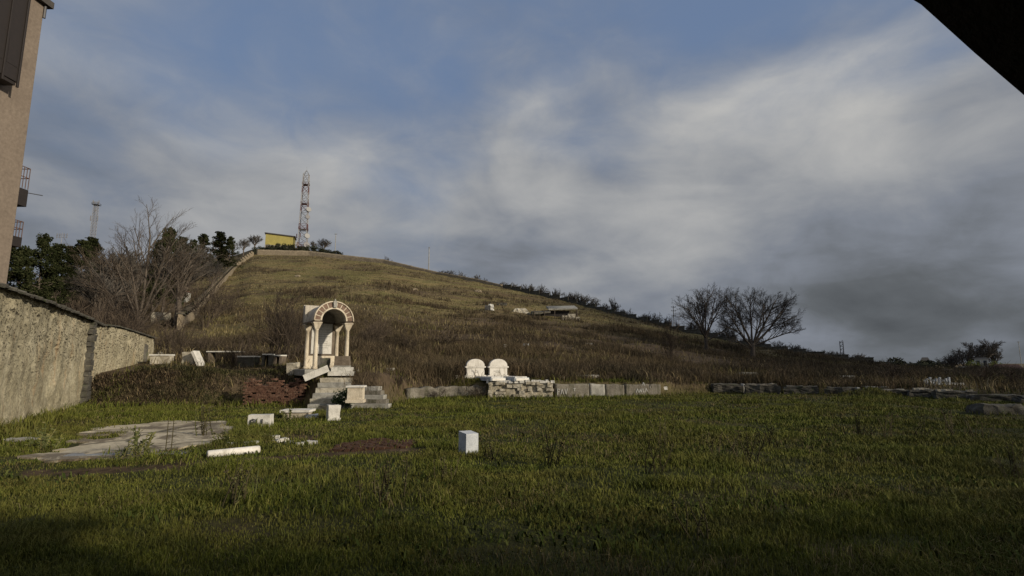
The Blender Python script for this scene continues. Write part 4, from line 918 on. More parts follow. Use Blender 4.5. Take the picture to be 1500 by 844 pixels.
q = G(235,476,42); mb = MB(); mb.rough(0,0,-.3,2.0,.8,1.9,.08,4,520); tag(mb.build('concrete_block', M['rubble'], loc=q, rz=R(10)), 'pale concrete block between the big bare tree and the stepped wall', 'block')
q = G(268,441,60); t_ = thing('white_hut', 'tiny white hut remains above the top of the stepped wall', 'hut', q)
mb = MB(); mb.rough(0,0,-.5,2.2,1.5,2.3,.1,3,521); mb.build('wall', M['whitewall'], t_); mb = MB(); mb.box(0,0,1.83,2.6,1.9,.15); mb.build('roof', M['redroof'], t_)

# ------------------------------------------------------------------ masts, poles, yellow building
def lattice(name, label, px, pyb, pyt, Y, wb, wt, bands, dishes, plats, tip=0, cat='tower', leg_r=.1, antennas=(), parent_z=None):
    X_ = gx(px, Y); q0 = P(px, pyb, Y); x0 = P(px, pyb, Y).x; zg = min(tz(x0, Y), q0.z); Ht_ = P(px, pyt, Y).z-zg
    t_ = thing(name, label, cat, (x0, Y, zg), R(12))
    nb = len(bands); 
    for k_, c_ in enumerate(bands):
        z0, z1 = Ht_*k_/nb, Ht_*(k_+1)/nb; w0 = (wb+(wt-wb)*k_/nb)/2; w1 = (wb+(wt-wb)*(k_+1)/nb)/2; mb = MB()
        cs = [(-1,-1),(1,-1),(1,1),(-1,1)]; ns = max(1, round((z1-z0)/(w0*2.0)))
        for (a, b) in cs: mb.tube((a*w0,b*w0,z0),(a*w1,b*w1,z1),leg_r,None,5)
        for s_ in range(ns):
            za, zb = z0+(z1-z0)*s_/ns, z0+(z1-z0)*(s_+1)/ns; wa, wb_ = w0+(w1-w0)*s_/ns, w0+(w1-w0)*(s_+1)/ns
            for i in range(4):
                p, r_ = cs[i], cs[(i+1)%4]
                mb.tube((p[0]*wa,p[1]*wa,za),(r_[0]*wb_,r_[1]*wb_,zb),leg_r*.6,None,4); mb.tube((r_[0]*wa,r_[1]*wa,za),(p[0]*wb_,p[1]*wb_,zb),leg_r*.6,None,4); mb.tube((p[0]*wb_,p[1]*wb_,zb),(r_[0]*wb_,r_[1]*wb_,zb),leg_r*.6,None,4)
        mb.build('lattice_section', M['redmetal'] if c_ == 'r' else M['whitemetal' if tip else 'mastgrey'], t_)
    for (z_, w_) in plats:
        mb = MB(); zz_ = Ht_*z_; mb.box(0,0,zz_,w_,w_,.12)
        for i in range(4):
            cs = [(-1,-1),(1,-1),(1,1),(-1,1)]; p, r_ = cs[i], cs[(i+1)%4]; h_ = w_/2
            for zz2 in (.6,1.1): mb.tube((p[0]*h_,p[1]*h_,zz_+zz2),(r_[0]*h_,r_[1]*h_,zz_+zz2),.05,None,4)
            mb.tube((p[0]*h_,p[1]*h_,zz_),(p[0]*h_,p[1]*h_,zz_+1.1),.05,None,4)
        mb.build('platform', M['redmetal'] if cat == 'tower' and tip else M['darkmetal'], t_)
    for (z_, xo, r_, m) in dishes:
        mb = MB(); Mx = Matrix.Translation((xo,-wt*.5-.5,Ht_*z_)) @ Matrix.Rotation(R(78),4,'X') @ Matrix.Rotation(R(25),4,'Y')
        mb.lathe([(r_*.15,-.35*r_),(r_*.6,-.25*r_),(r_,.0),(r_,.3*r_),(r_*.96,.32*r_)],18,Mx); mb.tube((xo,-wt*.5-.3,Ht_*z_),(0,0,Ht_*z_),.08); mb.build('dish', M[m], t_, smooth=False)
    for (z_, xo, h_) in antennas:
        mb = MB(); mb.box(xo,-wt*.45,Ht_*z_,.4,.3,h_); mb.tube((xo,-wt*.4,Ht_*z_+.3),(xo*.6,0,Ht_*z_+.3),.06); mb.build('panel_antenna', M[('redmetal' if random.random() < .5 else 'whitemetal') if tip else 'mastgrey'], t_)
    if tip:
        mb = MB()
        for (a, b) in ((-1,-1),(1,-1),(1,1),(-1,1)): mb.tube((a*wt/2,b*wt/2,Ht_),(0,0,Ht_+tip*.75),leg_r*.8,None,5)
        mb.tube((0,0,Ht_+tip*.5),(0,0,Ht_+tip*1.3),.05); mb.build('spire', M['whitemetal'], t_)
    return t_
lattice('telecom_tower', 'tall red and white lattice telecom tower with dishes on the hilltop', 443, 361, 256, 288, 4.6, 2.9, 'rwwrwwrwwrwwrw'.replace('wwr','wwr')[:12], 
  [(.52,2.5,1.45,'dish'),(.42,2.2,1.2,'dishdark'),(.17,2.5,1.45,'dish'),(.05,2.4,1.7,'dishdark'),(.06,-2.6,1.2,'dishdark')], [(.86,3.6),(.60,3.9),(.26,4.6),(.03,5.4)], 3.4, 'tower', .17,
  [(.72,1.7,2.2),(.72,-1.7,2.2),(.58,1.9,2.4),(.27,-2.2,2.6),(.27,2.2,2.6),(.14,-3.1,2.4),(.16,-1.2,2.0),(.55,2.2,1.0),(.9,-1.5,1.8)])
lattice('antenna_mast', 'slim lattice antenna mast above the trees near the apartment block', 134, 362, 296, 300, 2.4, 1.8, 'wwwwww', [(.6,1.4,.6,'dish'),(.45,-1.2,.6,'dish')], [(.97,3.4),(.62,3.0),(.5,3.0)], 0, 'mast', .1,
  [(.82,1.9,3),(.82,-1.7,3),(.9,.2,2.6),(.55,1.7,2.4),(.55,-1.6,2.4),(.98,1.6,2),(.98,-1.4,2)])
X_ = P(90,352,310); zg = min(tz(X_.x,310), X_.z); t_ = thing('small_mast', 'thin mast with cross arms just above the far pines at left', 'mast', (X_.x,310,zg)); zt_ = P(90,342,310).z-zg
mb = MB(); mb.tube((0,0,0),(0,0,zt_+.5),.25,.12); mb.build('pole', M['whitemetal'], t_); mb = MB()
for z_ in (zt_-1.0, zt_-2.4): mb.box(0,0,z_,6.5,.2,.18); [mb.box(x_,0,z_-.6,.3,.25,1.6) for x_ in (-3,-1.3,1.3,3)]
mb.build('cross_arm', M['whitemetal'], t_)
def pole(px, pyt, pyb, Y, label, arms=0, r_=.14, m='greystone'):
    q = P(px, pyb, Y); zg = min(tz(q.x,Y), q.z); zt_ = P(px,pyt,Y).z-zg
    t_ = thing('utility_pole', label, 'pole', (q.x,Y,zg)); mb = MB(); mb.tube((0,0,0),(0,0,zt_),r_*1.2,r_*.8,8); mb.build('shaft', M[m], t_)
    mb = MB()
    for k_ in range(max(arms,1)): mb.box(0,-.12,zt_-.5-k_*1.2,1.5 if arms else .6,.12,.14); [mb.tube((x_,-.12,zt_-.4-k_*1.2),(x_,-.12,zt_-.15-k_*1.2),.06) for x_ in ((-.65,0,.65) if arms else (-.2,.2))]
    mb.build('crossarm', M['darkmetal'], t_)
pole(628,362,390,236,'slim pole standing alone on the skyline right of the tower',0,.2); pole(491,342,364,262,'pole beside the bare tree just right of the telecom tower',1,.17); pole(987.5,448,480,165,'pole on the skyline left of the two bare trees',2,.14); pole(1497,500,540,240,'faint pole at the far right behind the houses',1,.12)
q = P(1234.5,526,200); t_ = thing('twin_pole_frame', 'small lattice frame of two poles beyond the right end of the stepped wall', 'pole', (q.x,200,q.z-3)); zt_ = P(1234.5,500,200).z-q.z+3
for s_ in (-.6,.6): mb = MB(); mb.tube((s_,0,0),(s_,0,zt_),.16,.14); mb.build('post', M['darkmetal'], t_)
mb = MB(); 
for k_ in range(7): mb.tube((-.6,0,zt_*.1+k_*zt_*.14),(.6,0,zt_*.1+(k_+1)*zt_*.14-.4),.09); mb.tube((-.6,0,zt_*.1+k_*zt_*.14),(.6,0,zt_*.1+k_*zt_*.14),.09)
mb.build('bracing', M['darkmetal'], t_)
Yb = 285; q = P(409.5,361,Yb); zg = tz(q.x,Yb); t_ = thing('yellow_building', 'low yellow building with dark roof edge left of the telecom tower', 'building', (q.x,Yb,zg-1), R(18)); wd = 40*Yb/F; hb = P(409.5,344.5,Yb).z-zg+1
mb = MB(); mb.box(0,4,0,wd,8,hb); mb.build('wall', M['yellow'], t_)
mb = MB(); mb.add([(-wd/2-.5,-.6,hb+.9),(wd/2+.5,-.6,hb-.1),(wd/2+.5,8.4,hb-.1),(-wd/2-.5,8.4,hb+.9),(-wd/2-.5,-.6,hb+.35),(wd/2+.5,-.6,hb-.65),(wd/2+.5,8.4,hb-.65),(-wd/2-.5,8.4,hb+.35)], [(0,1,2,3),(7,6,5,4),(0,4,5,1),(1,5,6,2),(2,6,7,3),(3,7,4,0)]); mb.build('roof', M['darkroof'], t_)
mb = MB(); mb.box(0,-.03,0,wd*1.004,.06,max(.6,P(409,359.5,Yb).z-zg+1)); mb.build('plinth', M['concrete'], t_)

# ------------------------------------------------------------------ trees
def grow(tr, tw, p, d, L, r_, lvl, maxl, rng, up=.12, wob=.13, kids=(6,6,5,4), ang=(22,48), ratio=(.5,.72), rmin=.01, segs=4, start=.25):
    pts = [p]; dd = d.copy(); dirs = []
    for i in range(segs):
        dd = (dd + Vector((rng.gauss(0,wob),rng.gauss(0,wob),rng.gauss(0,wob*.7)+up))*.5).normalized(); p = p+dd*(L/segs); pts.append(p); dirs.append(dd.copy())
    r1 = max(rmin*.7, r_*.42)
    (tr if lvl <= 1 else tw).path(pts, r_, r1, 7 if lvl == 0 else 5 if lvl == 1 else 3)
    if lvl >= maxl: return
    n = kids[min(lvl, len(kids)-1)]
    for k_ in range(n):
        f_ = start+(1-start)*(k_+rng.random()*.8)/n; f_ = min(f_, .99); i = min(int(f_*segs), segs-1); q = pts[i].lerp(pts[i+1], f_*segs-i)
        a = R(rng.uniform(*ang)); o = dirs[i].orthogonal().normalized(); o.rotate(Matrix.Rotation(rng.uniform(0,6.283),3,dirs[i]))
        nd = (dirs[i]*math.cos(a)+o*math.sin(a)).normalized()
        grow(tr, tw, q, nd, L*rng.uniform(*ratio)*(1.12-.45*f_), max(rmin, r_*(.55-.2*f_)), lvl+1, maxl, rng, up, wob, kids, ang, ratio, rmin, segs, .18)
def bare_tree(name, label, base, limbs, trunk, rng, maxl=4, group=None, m='twig', **kw):
    """trunk: (points, r0, r1); limbs: (start, direction, length, radius)"""
    t_ = thing(name, label, 'tree', base, 0, group); tr = MB(); tw = MB()
    tr.path(trunk[0], trunk[1], trunk[2], 9)
    for (p, d, L, r_) in limbs: grow(tr, tw, Vector(p), Vector(d).normalized(), L, r_, 0, maxl, rng, **kw)
    tr.build('trunk', M['bark'], t_, smooth=True); tw.build('crown', M[m], t_); return t_
# the two bare trees at right
Y1 = 90; b1 = ground_at(1030, Y1); h1 = (P(1030,415,Y1).z-b1.z)
rng = random.Random(21); limbs = []
for k_ in range(10):
    a = 6.283*k_/10+rng.uniform(-.2,.2); tl = rng.uniform(.3,1.5); limbs.append(((0,0,2.0+.1*k_), (math.cos(a)*tl, math.sin(a)*tl, 1-.25*tl), h1*rng.uniform(.5,.56), .13))
limbs.append(((0,0,3),(.05,0,1),h1*.54,.14)); limbs.append(((0,0,2.6),(-.2,.1,1),h1*.54,.14))
KW = dict(kids=(7,6,5,5), up=.045, wob=.1, ratio=(.46,.66), ang=(20,44), start=.3)
bare_tree('bare_tree', 'round crowned bare tree, smaller and left of the pair on the right slope', b1, limbs, ([(0,0,-.4),(.05,0,1),(0,0,2.2),(.05,0,3.2)], .32, .2), rng, 4, 'pair of bare trees', rmin=.0105, **{**KW, 'kids':(6,5,4,4)})
Y2 = 84; b2 = ground_at(1097, Y2); h2 = (P(1100,415,Y2).z-b2.z); rng = random.Random(5)
limbs = [((-.1,0,1.9),(-.25,.1,1),h2*.6,.2),((-.1,0,1.6),(-.6,-.2,.8),h2*.52,.15),((0,.1,2.2),(.1,.3,1),h2*.6,.17),((.3,0,2.3),(.5,-.1,.95),h2*.6,.21),((.5,0,2.4),(.85,.1,.7),h2*.62,.2),((.4,0,2.0),(1,-.3,.5),h2*.48,.14),((0,.2,1.8),(-.45,.6,.8),h2*.42,.13),((.1,-.2,2.4),(.15,-.5,.95),h2*.52,.13),((-.2,0,1.4),(-1,.1,.5),h2*.34,.1),((.2,.2,2.2),(.5,.6,.8),h2*.46,.13)]
bare_tree('bare_tree', 'wide spreading bare tree, larger and right of the pair on the right slope', b2, limbs, ([(0,0,-.5),(-.05,0,.8),(.05,0,1.5),(.15,0,2.5)], .42, .26), rng, 4, 'pair of bare trees', rmin=.0115, **KW)
# big bare tree at left
Y3 = 50; b3 = ground_at(209, Y3); h3 = P(212,300,Y3).z-b3.z; rng = random.Random(13)
limbs = [((0,0,2.4),(.03,0,1),h3*.62,.15),((0,0,2.2),(-.3,.1,1),h3*.58,.13),((0,0,1.8),(-.65,-.1,.85),h3*.52,.11),((.05,0,1.9),(.3,0,1),h3*.58,.13),((.1,0,1.7),(.62,.1,.9),h3*.54,.11),((0,0,1.4),(-1,.1,.5),h3*.34,.08),((.1,0,1.3),(1,-.1,.55),h3*.36,.08),((0,.1,2.3),(.1,.5,1),h3*.44,.12),((0,-.1,2.0),(-.1,-.5,1),h3*.42,.1),((0,0,1.1),(.4,-.4,.7),h3*.3,.06),((0,0,1.1),(-.5,-.4,.6),h3*.3,.06)]
bare_tree('bare_tree', 'tall many stemmed bare tree rising behind the low plastered wall', b3, limbs, ([(0,0,-.4),(0,0,.8),(.03,0,1.6),(0,0,2.8)], .3, .19), rng, 4, None, 'twigbrown', kids=(6,5,4,4), up=.05, wob=.1, ratio=(.46,.66), ang=(18,40), rmin=.007, start=.3)

# reusable shrub and small tree shapes
def shrub_meshes(n, h, w, stems, maxl, seed, kids, rmin, m):
    out = []
    for i in range(n):
        rng = random.Random(seed+i); mb = MB()
        for k_ in range(stems):
            a = rng.uniform(0,6.283); tl = rng.uniform(.1,w); grow(mb, mb, Vector((rng.uniform(-.3,.3)*w,rng.uniform(-.3,.3)*w,-.15)), Vector((math.cos(a)*tl,math.sin(a)*tl,1)).normalized(), h*rng.uniform(.55,1), rmin*2.2, 1, maxl, rng, up=.06, kids=kids, rmin=rmin, segs=3, ratio=(.45,.66), ang=(20,50), wob=.12)
        out.append(mb.mesh('shrub', M[m]))
    return out
sh_a = shrub_meshes(5, 3.0, .9, 13, 3, 100, (0,6,4,3), .013, 'twigbrown')
sh_far = shrub_meshes(5, 2.6, 1.0, 14, 3, 200, (0,6,4,3), .03, 'twig')
def put(mesh, name, label, cat, base, sc, rz, group=None):
    o = link_mesh(name, mesh, None, base, rz); o.scale = sc; return tag(o, label, cat, group)
# bushes along and behind the crest wall, right shoulder
rng = random.Random(31)
for (px, hpx, wpx, lab) in ((565,9,14,'low bare bush alone on the crest between the tower and the slim pole'),(648,6,20,None),(657,8,22,None),(676,10,18,None),(697,9,16,None),(712,6,18,None),(735,7,20,None),(752,9,20,None),(768,11,24,None),(790,14,22,None),(812,15,20,None),(832,14,24,None),(850,18,26,None),(868,14,22,None),(884,12,18,None),(897,22,17,'taller round bare bush on the crest wall left of the two trees'),(920,10,20,None),(938,9,20,None),(960,16,20,None),(975,14,16,None),(990,10,14,None),(1010,16,24,None),(1050,14,26,None),(1066,14,22,None),(1135,14,26,None),(1155,12,22,None),(1170,10,16,None),(1030,10,24,None),(1090,14,24,None),(1110,16,24,None),(948,12,18,None),(908,9,18,None),(778,12,20,None),(842,15,20,None)):
    t__ = (px-750)/F/ct; Yc_ = float(np.interp(t__, cT, cY))+3; q = ground_at(px, Yc_); s_ = Yc_/F; sc = (hpx*.85+5)*s_/2.6; sw_ = wpx*s_/3.0
    put(rng.choice(sh_far), 'bare_bush', lab or 'bare grey bush in the hedge along the stepped crest wall', 'bush', q, (sw_,sw_,sc), rng.uniform(0,6), 'bushes along the crest wall')
# bare trees beside building and tower on the crest
sm_tree = []
for i in range(3):
    rng2 = random.Random(60+i); tr = MB(); tr.path([(0,0,-.5),(.1,0,1),(0,0,2)], .28, .16, 7); tw = MB()
    for k_ in range(7):
        a = 6.283*k_/7; tl = rng2.uniform(.2,.8); grow(tr, tw, Vector((0,0,1.5+.08*k_)), Vector((math.cos(a)*tl,math.sin(a)*tl,1)).normalized(), rng2.uniform(2.4,3.1), .1, 0, 3, rng2, kids=(7,6,5), rmin=.018, up=.05, wob=.1, ratio=(.48,.66), ang=(20,44))
    sm_tree.append((tr.mesh('trunk', M['bark'], True), tw.mesh('crown', M['twig'])))
def small_tree(px, pyt, pyb, Y, label, k_, group=None, wf=1):
    q = P(px, pyb, Y); zg = tz(q.x, Y); h_ = max(2, P(px,pyt,Y).z-zg)/6.6
    t_ = thing('bare_tree', label, 'tree', (q.x,Y,zg), k_*1.3, group); t_.scale = (h_*wf,h_*wf,h_)
    link_mesh('trunk', sm_tree[k_%3][0], t_); link_mesh('crown', sm_tree[k_%3][1], t_); return t_
for i, a in enumerate(((373,339,361,275,'small bare tree just left of the yellow building',1.1),(357,345,361,272,'faint bare tree left of the yellow building, lower than its neighbour',.9),(474,346,363,268,'small bare tree right of the telecom tower foot',1.2),(459,350,363,280,'thin bare tree against the right side of the tower foot',.9),(341,350,366,280,'bare tree at the right end of the dark pines',1.0))):
    small_tree(a[0],a[1],a[2],a[3],a[4],i,None,a[5])
for i, (px, pyt, w_) in enumerate(((1192,505,1.2),(1206,506,1.2),(1222,507,1.0),(1256,512,1.0),(1262,511,.8),(1172,508,1.0))):
    small_tree(px, pyt, 540, 205+i*4, 'pale bare tree beyond the lower end of the stepped wall', i, 'bare trees beyond the stepped wall', w_)
# far right: big tree group, houses, treeline
Yr = 190; t_ = small_tree(1441,487,548,Yr,'tall bare tree behind the small white house at far right',1,None,1.3); t_ = small_tree(1414,502,548,Yr-4,'bare tree left of the tall one by the white house',2,None,1.25); small_tree(1396,511,548,Yr-8,'lower leaning bare tree farthest left of the white house',0,None,1.2); small_tree(1458,500,548,Yr+6,'bare tree just right of the tall one behind the white house',0,None,.8)
def far_house(name, label, px0, px1, pyt, pyb, Y, wm, rm, roof=1.5, win=2):
    q = P((px0+px1)/2, pyb, Y); zg = min(tz(q.x,Y), q.z)-.5; wd = (px1-px0)*Y/F; h_ = P(px0,pyt,Y).z-zg
    ph = math.atan2(q.x, Y); wd *= math.cos(ph)*1.02; t_ = thing(name, label, 'house', (q.x,Y,zg), -ph); mb = MB(); mb.box(0,3,0,wd,6,h_); mb.build('wall', M[wm], t_)
    mb = MB(); mb.add([(-wd/2-.4,-.4,h_+.01),(wd/2+.4,-.4,h_+.01),(wd/2+.4,6.4,h_+.01),(-wd/2-.4,6.4,h_+.01),(-wd/2*.7,3,h_+roof),(wd/2*.7,3,h_+roof)], [(3,2,1,0),(0,1,5,4),(2,3,4,5),(1,2,5),(3,0,4)]); mb.build('roof', M[rm], t_)
    for i in range(win): mb = MB(); mb.box(-wd/2+wd*(i+.5)/win,-.02,h_-2.3,min(1.5,wd/win*.5),.06,1.7); mb.build('window', M['glass'], t_)
far_house('small_house', 'small white house with two dark windows among the far right trees',1429,1449,525.5,540,175,'palewall','darkroof',.35,2)
far_house('long_house', 'long low house with terracotta roof at the far right edge',1452,1500,541.5,546,165,'whitewall','redroof',1.6,6)
far_house('long_house', 'long pale low building left of and below the small white house',1400,1451,539.5,546,160,'palewall','greystone',.5,5)
far_house('dark_house', 'dark low house with pyramid roof in the distant treeline',1350,1362,529,535,230,'brownstone','darkroof',1.6,2)
far_house('long_house', 'pale flat roofed building cut by the right edge of the picture',1487,1560,543,552,140,'palewall','darkroof',.4,4)
def blobbush(mb, c, rx, rz_, n, size, rng):
    for _ in range(n):
        d = Vector((rng.gauss(0,1),rng.gauss(0,1),rng.gauss(0,1))).normalized()*(rng.random()**.35); p = Vector(c)+Vector((d.x*rx,d.y*rx,d.z*rz_))
        a = Vector((rng.gauss(0,1),rng.gauss(0,1),rng.gauss(0,1))).normalized(); b = a.orthogonal().normalized(); s__ = size*rng.uniform(.5,1.3); mb.add([p-a*s__, p+b*s__*.6, p+a*s__, p-b*s__*.6], [(0,1,2,3)])
far_leaf = []
M['olive'] = island('olive leaves', [(0,(.02,.024,.015)),(1,(.042,.046,.026))], .9); M['yellowleaf'] = island('yellow green leaves', [(0,(.09,.1,.02)),(1,(.16,.17,.04))], .9)
for i in range(4):
    rng2 = random.Random(80+i); mb = MB()
    for _ in range(12): blobbush(mb, (rng2.uniform(-1.4,1.4),rng2.uniform(-1,1),rng2.uniform(.6,2.6)), rng2.uniform(.5,1.0), rng2.uniform(.4,.9), 110, .16, rng2)
    tr = MB().tube((0,0,-1),(0,0,1.5),.2,.12)
    far_leaf.append((mb.mesh('crown', M['olive' if i < 3 else 'yellowleaf']), tr.mesh('trunk', M['bark'])))
def leafy(px, pyt, pyb, Y, label, k_, group=None, wf=1):
    q = P(px,pyb,Y); zg = min(tz(q.x,Y), q.z); h_ = (P(px,pyt,Y).z-zg)/3.3; t_ = thing('leafy_tree', label, 'tree', (q.x,Y,zg), k_*2.1, group); t_.scale = (h_*wf,h_*wf,h_); link_mesh('trunk', far_leaf[k_%4][1], t_); link_mesh('crown', far_leaf[k_%4][0], t_)
for i, (px, pyt, w_) in enumerate(((1286,527,1.3),(1300,523,1.3),(1314,525,1.2),(1330,529,1.2),(1343,527,1.0),(1356,524,1.1),(1370,527,1.2),(1382,534,1.2),(1478,536,1.5))):
    leafy(px, pyt, 548, 205+(i%3)*7, 'dark rounded tree in the low treeline beyond the right slope', i%3, 'trees of the far treeline', w_)
leafy(1424,527,545,170,'yellow green tree left of the small white house',3,None,.8); leafy(1457,528,545,172,'yellow green tree right of the small white house',3,None,.8)

for i, (px, pyt, Y, lab, w_) in enumerate(((165,338,72,'slender bare tree left of the big many stemmed bare tree',.8),(258,330,66,'bare tree right of the big many stemmed bare tree',.9),(306,372,125,'small bare tree by the upper part of the stepped hill wall',.8),(140,372,60,'low bare tree in the thicket behind the tall boundary wall',1.1),(188,352,100,'bare tree in the thicket below the antenna mast',1.0))):
    small_tree(px, pyt, 480, Y, lab, i, None, w_)
# pines at left
def pine_mesh(seed, h, sp, n_, flat_):
    rng = random.Random(seed); tr = MB(); tr.path([(0,0,-.5),(.1,0,h*.4),(0,.1,h*.97)], h*.02, .03, 7); cr = MB()
    for k_ in range(n_):
        f_ = rng.random()**.85; z = h*(.12+.86*f_); rr_ = sp*(1-f_**1.7*.85)*rng.uniform(.35,1.15)
        a = rng.uniform(0,6.283); e = Vector((math.cos(a)*rr_, math.sin(a)*rr_, z+rr_*rng.uniform(-.1,.45))); tr.path([Vector((0,0,z-.2)), (e+Vector((0,0,z)))*.5, e], .05, .02, 4)
        for q in (.45,.7,.88,1.0):
            c = Vector((0,0,z)).lerp(e, q)+Vector((rng.gauss(0,.12),rng.gauss(0,.12),rng.gauss(0,.12))); blobbush(cr, c, .3+.08*rr_, (.3+.05*rr_)*flat_, 30, .13, rng)
    return tr.mesh('trunk', M['bark'], True), cr.mesh('crown', M['pine'])
pines = [pine_mesh(1,9,2.2,60,1), pine_mesh(2,9,1.7,64,1), pine_mesh(3,9,2.9,52,.85)]
for i, (px, pyt, Y, k_, w_, lab) in enumerate(((30,362,64,2,.85,'dark pine closest to the apartment block corner'),(58,345,66,0,.85,'tall dark pine right of the one at the apartment block corner'),(80,358,75,1,.95,'dark pine between the tall left pines and the mast'),(120,352,95,2,1.0,'dark pine under the slim antenna mast'),(100,362,84,1,1.0,'narrow dark pine left of the antenna mast'),(132,349,130,1,1.3,'dark pine just right of the antenna mast foot'),
   (243,336,82,0,.85,'large dark pine behind the right branches of the big bare tree'),(228,352,90,1,.9,'dark pine hidden in the big bare tree'),(262,348,100,1,1.0,'dark pine right of the large one behind the bare tree'),(296,343,190,2,1.1,'flat topped pine on the wooded crest'),(319,340,195,1,1.4,'upright pine right of the flat topped one'),(334,347,205,2,.9,'smaller pine at the right end of the pine group'),(280,352,175,0,1.1,'dark pine left of the flat topped pine'),(6,352,60,0,1.1,'dark pine half hidden behind the apartment block'))):
    q = P(px, 400, Y); zg = tz(q.x, Y); h_ = max(.4,(P(px,pyt,Y).z-zg)/9.0); t_ = thing('pine_tree', lab, 'tree', (q.x,Y,zg), i*1.1, 'pines on the left slope'); t_.scale = (h_*w_,h_*w_,h_); link_mesh('trunk', pines[k_][0], t_); link_mesh('crown', pines[k_][1], t_)
# brown thicket of bare shrubs and saplings on the left slope and by the tombs
rng = random.Random(77); thk = []
def shr(px, Y, hpx, wpx, lab, group, ms=None):
    q = ground_at(px, Y); s__ = Y/F; return put(rng.choice(ms or sh_a), 'bare_shrub', lab, 'shrub', q, (wpx*s__/3.2,wpx*s__/3.2,hpx*s__/2.9), rng.uniform(0,6), group)
for k_ in range(150):
    px = rng.uniform(40,335); Y = 44+110*rng.random()**1.4; hpx = rng.uniform(2.2,4.6)*F/Y
    if (px > 205 and Y < 100) or px > 245: continue
    shr(px, Y, hpx, hpx*rng.uniform(.8,1.3), 'bare brown shrub in the thicket on the wooded left slope', 'thicket on the left slope')
for (px, Y, h_, w_, lab) in ((425,36,96,62,'big dense brown bare shrub left of the canopy'),(440,38,80,40,'slimmer bare shrub right behind the big one beside the canopy'),(408,37,88,56,'dense dark shrub left of the big one beside the canopy'),(560,52,36,50,'dark bare shrub in the scrub belt right of the canopy arch'),(650,60,26,70,'wide low dark shrub in the scrub belt above the twin graves'),(600,50,30,50,'dark bare shrub in the scrub belt between the canopy and the twin graves'),(255,40,48,50,'dark bare shrub behind the tombs near the plastered wall'),(270,37,55,26,'bare shrub between the box tomb and the rough stone tomb'),(303,43,30,40,'low bare shrub above the rough stone tomb'),(318,80,60,40,'bare tree like shrub against the stepped wall'),(305,66,74,50,'leaning bare shrub at the lower end of the stepped wall'),(340,90,34,34,'small bare shrub on the grass right of the stepped wall'),(545,45,40,44,'bare shrub right of the canopy roof'),(515,60,12,14,'lone small bush on the hill left above the canopy'),(980,60,62,34,'thin bare sapling left of the two bare trees'),(1130,48,20,40,'low scrub bush under the bigger bare tree'),(1295,44,34,40,'dark bare shrub on the right slope behind the tombs'),(1420,40,30,44,'dark bare shrub behind the rough dark tomb'),(1470,38,34,40,'dark bare shrub behind the far right tomb'),(350,34.5,36,30,'thin shrub among the table tombs'),(372,36,44,34,'bare brown shrub behind the short table tomb'),(702,33,20,30,'low bare shrub at the left end of the rubble retaining wall'),(640,33,18,34,'low bare shrub on the bank between the stairs and the rubble retaining wall'),(588,31,22,30,'low bare shrub on the bank right of the grey block steps')):
    shr(px, Y, h_, w_, lab, 'single shrubs on the slope')

# ------------------------------------------------------------------ low vegetation
def blades(name, X, Y, Z, h, wd, lean, m, label, kind='stuff', curve=.5):
    n = len(X); a = rs.rand(n)*6.283; la = rs.rand(n)*6.283
    dx, dy = np.cos(a)*wd/2, np.sin(a)*wd/2; lx, ly = np.cos(la)*lean*h, np.sin(la)*lean*h
    V = np.empty((n,5,3), np.float32)
    V[:,0] = np.stack([X-dx,Y-dy,Z-.03],-1); V[:,1] = np.stack([X+dx,Y+dy,Z-.03],-1)
    V[:,2] = np.stack([X+dx*.75+lx*.3,Y+dy*.75+ly*.3,Z+h*.55],-1); V[:,3] = np.stack([X-dx*.75+lx*.3,Y-dy*.75+ly*.3,Z+h*.55],-1)
    V[:,4] = np.stack([X+lx,Y+ly,Z+h*(1-lean*curve*.6)],-1)
    b = (np.arange(n)*5)[:,None]
    T = np.concatenate([b+np.array([[0,1,2]]), b+np.array([[0,2,3]]), b+np.array([[3,2,4]])], 1).reshape(-1,3)
    o = link_mesh(name, np_mesh(name, V.reshape(-1,3), T, M[m])); return tag(o, label, 'vegetation' if kind else None, None, kind)
def scatter(n, y0, y1, p=1.0, tmin=-1.12, tmax=1.12):
    u = rs.rand(n); Y = (y0**(1-p)+u*(y1**(1-p)-y0**(1-p)))**(1/(1-p)) if p != 1 else y0*(y1/y0)**u
    t_ = tmin+(tmax-tmin)*rs.rand(n); return t_*Y, Y
# meadow grass
X, Y = scatter(760000, 4.6, 44, .8)
fl, sc_, so_, D, ye, yc, px = zones(X, Y)
wob = (fbm(X*1.1, Y*1.1, 3)-.5)*1.2
bare = in_poly(X+wob*.5, Y+wob*.5, pav_poly) & (fbm(X*.5+30, Y*.5+2, 4) < .66)
den = fbm(X*.7, Y*.9, 3)
keep = (fl > .35) & ~(bare & (rs.rand(len(X)) < .992)) & ~((so_ > .5) & (rs.rand(len(X)) < .93)) & (rs.rand(len(X)) < np.clip(2.6*(den-.2), .3, 1))
inwall = X < np.interp(Y, [p[1] for p in s1], [p[0] for p in s1])-.05
keep &= ~((Y < 34) & inwall)
X, Y = X[keep], Y[keep]; cl = fbm(X*.45+5, Y*.6+9, 3); cl2 = fbm(X*2.2, Y*2.2, 2)
h = (.03+.12*sstep(.4,.75,cl)+.08*cl2*sstep(.3,.6,den[keep]))*(.5+.9*rs.rand(len(X)))*(1+.3*sstep(12,30,Y)); h *= np.where(rs.rand(len(X)) < .03, 1.7, 1)
blades('grass', X, Y, TZ(X, Y), h, (.0038+.0008*Y)*(.7+.6*rs.rand(len(X))), .2+.75*rs.rand(len(X)), 'grass', 'green meadow grass covering the level field')
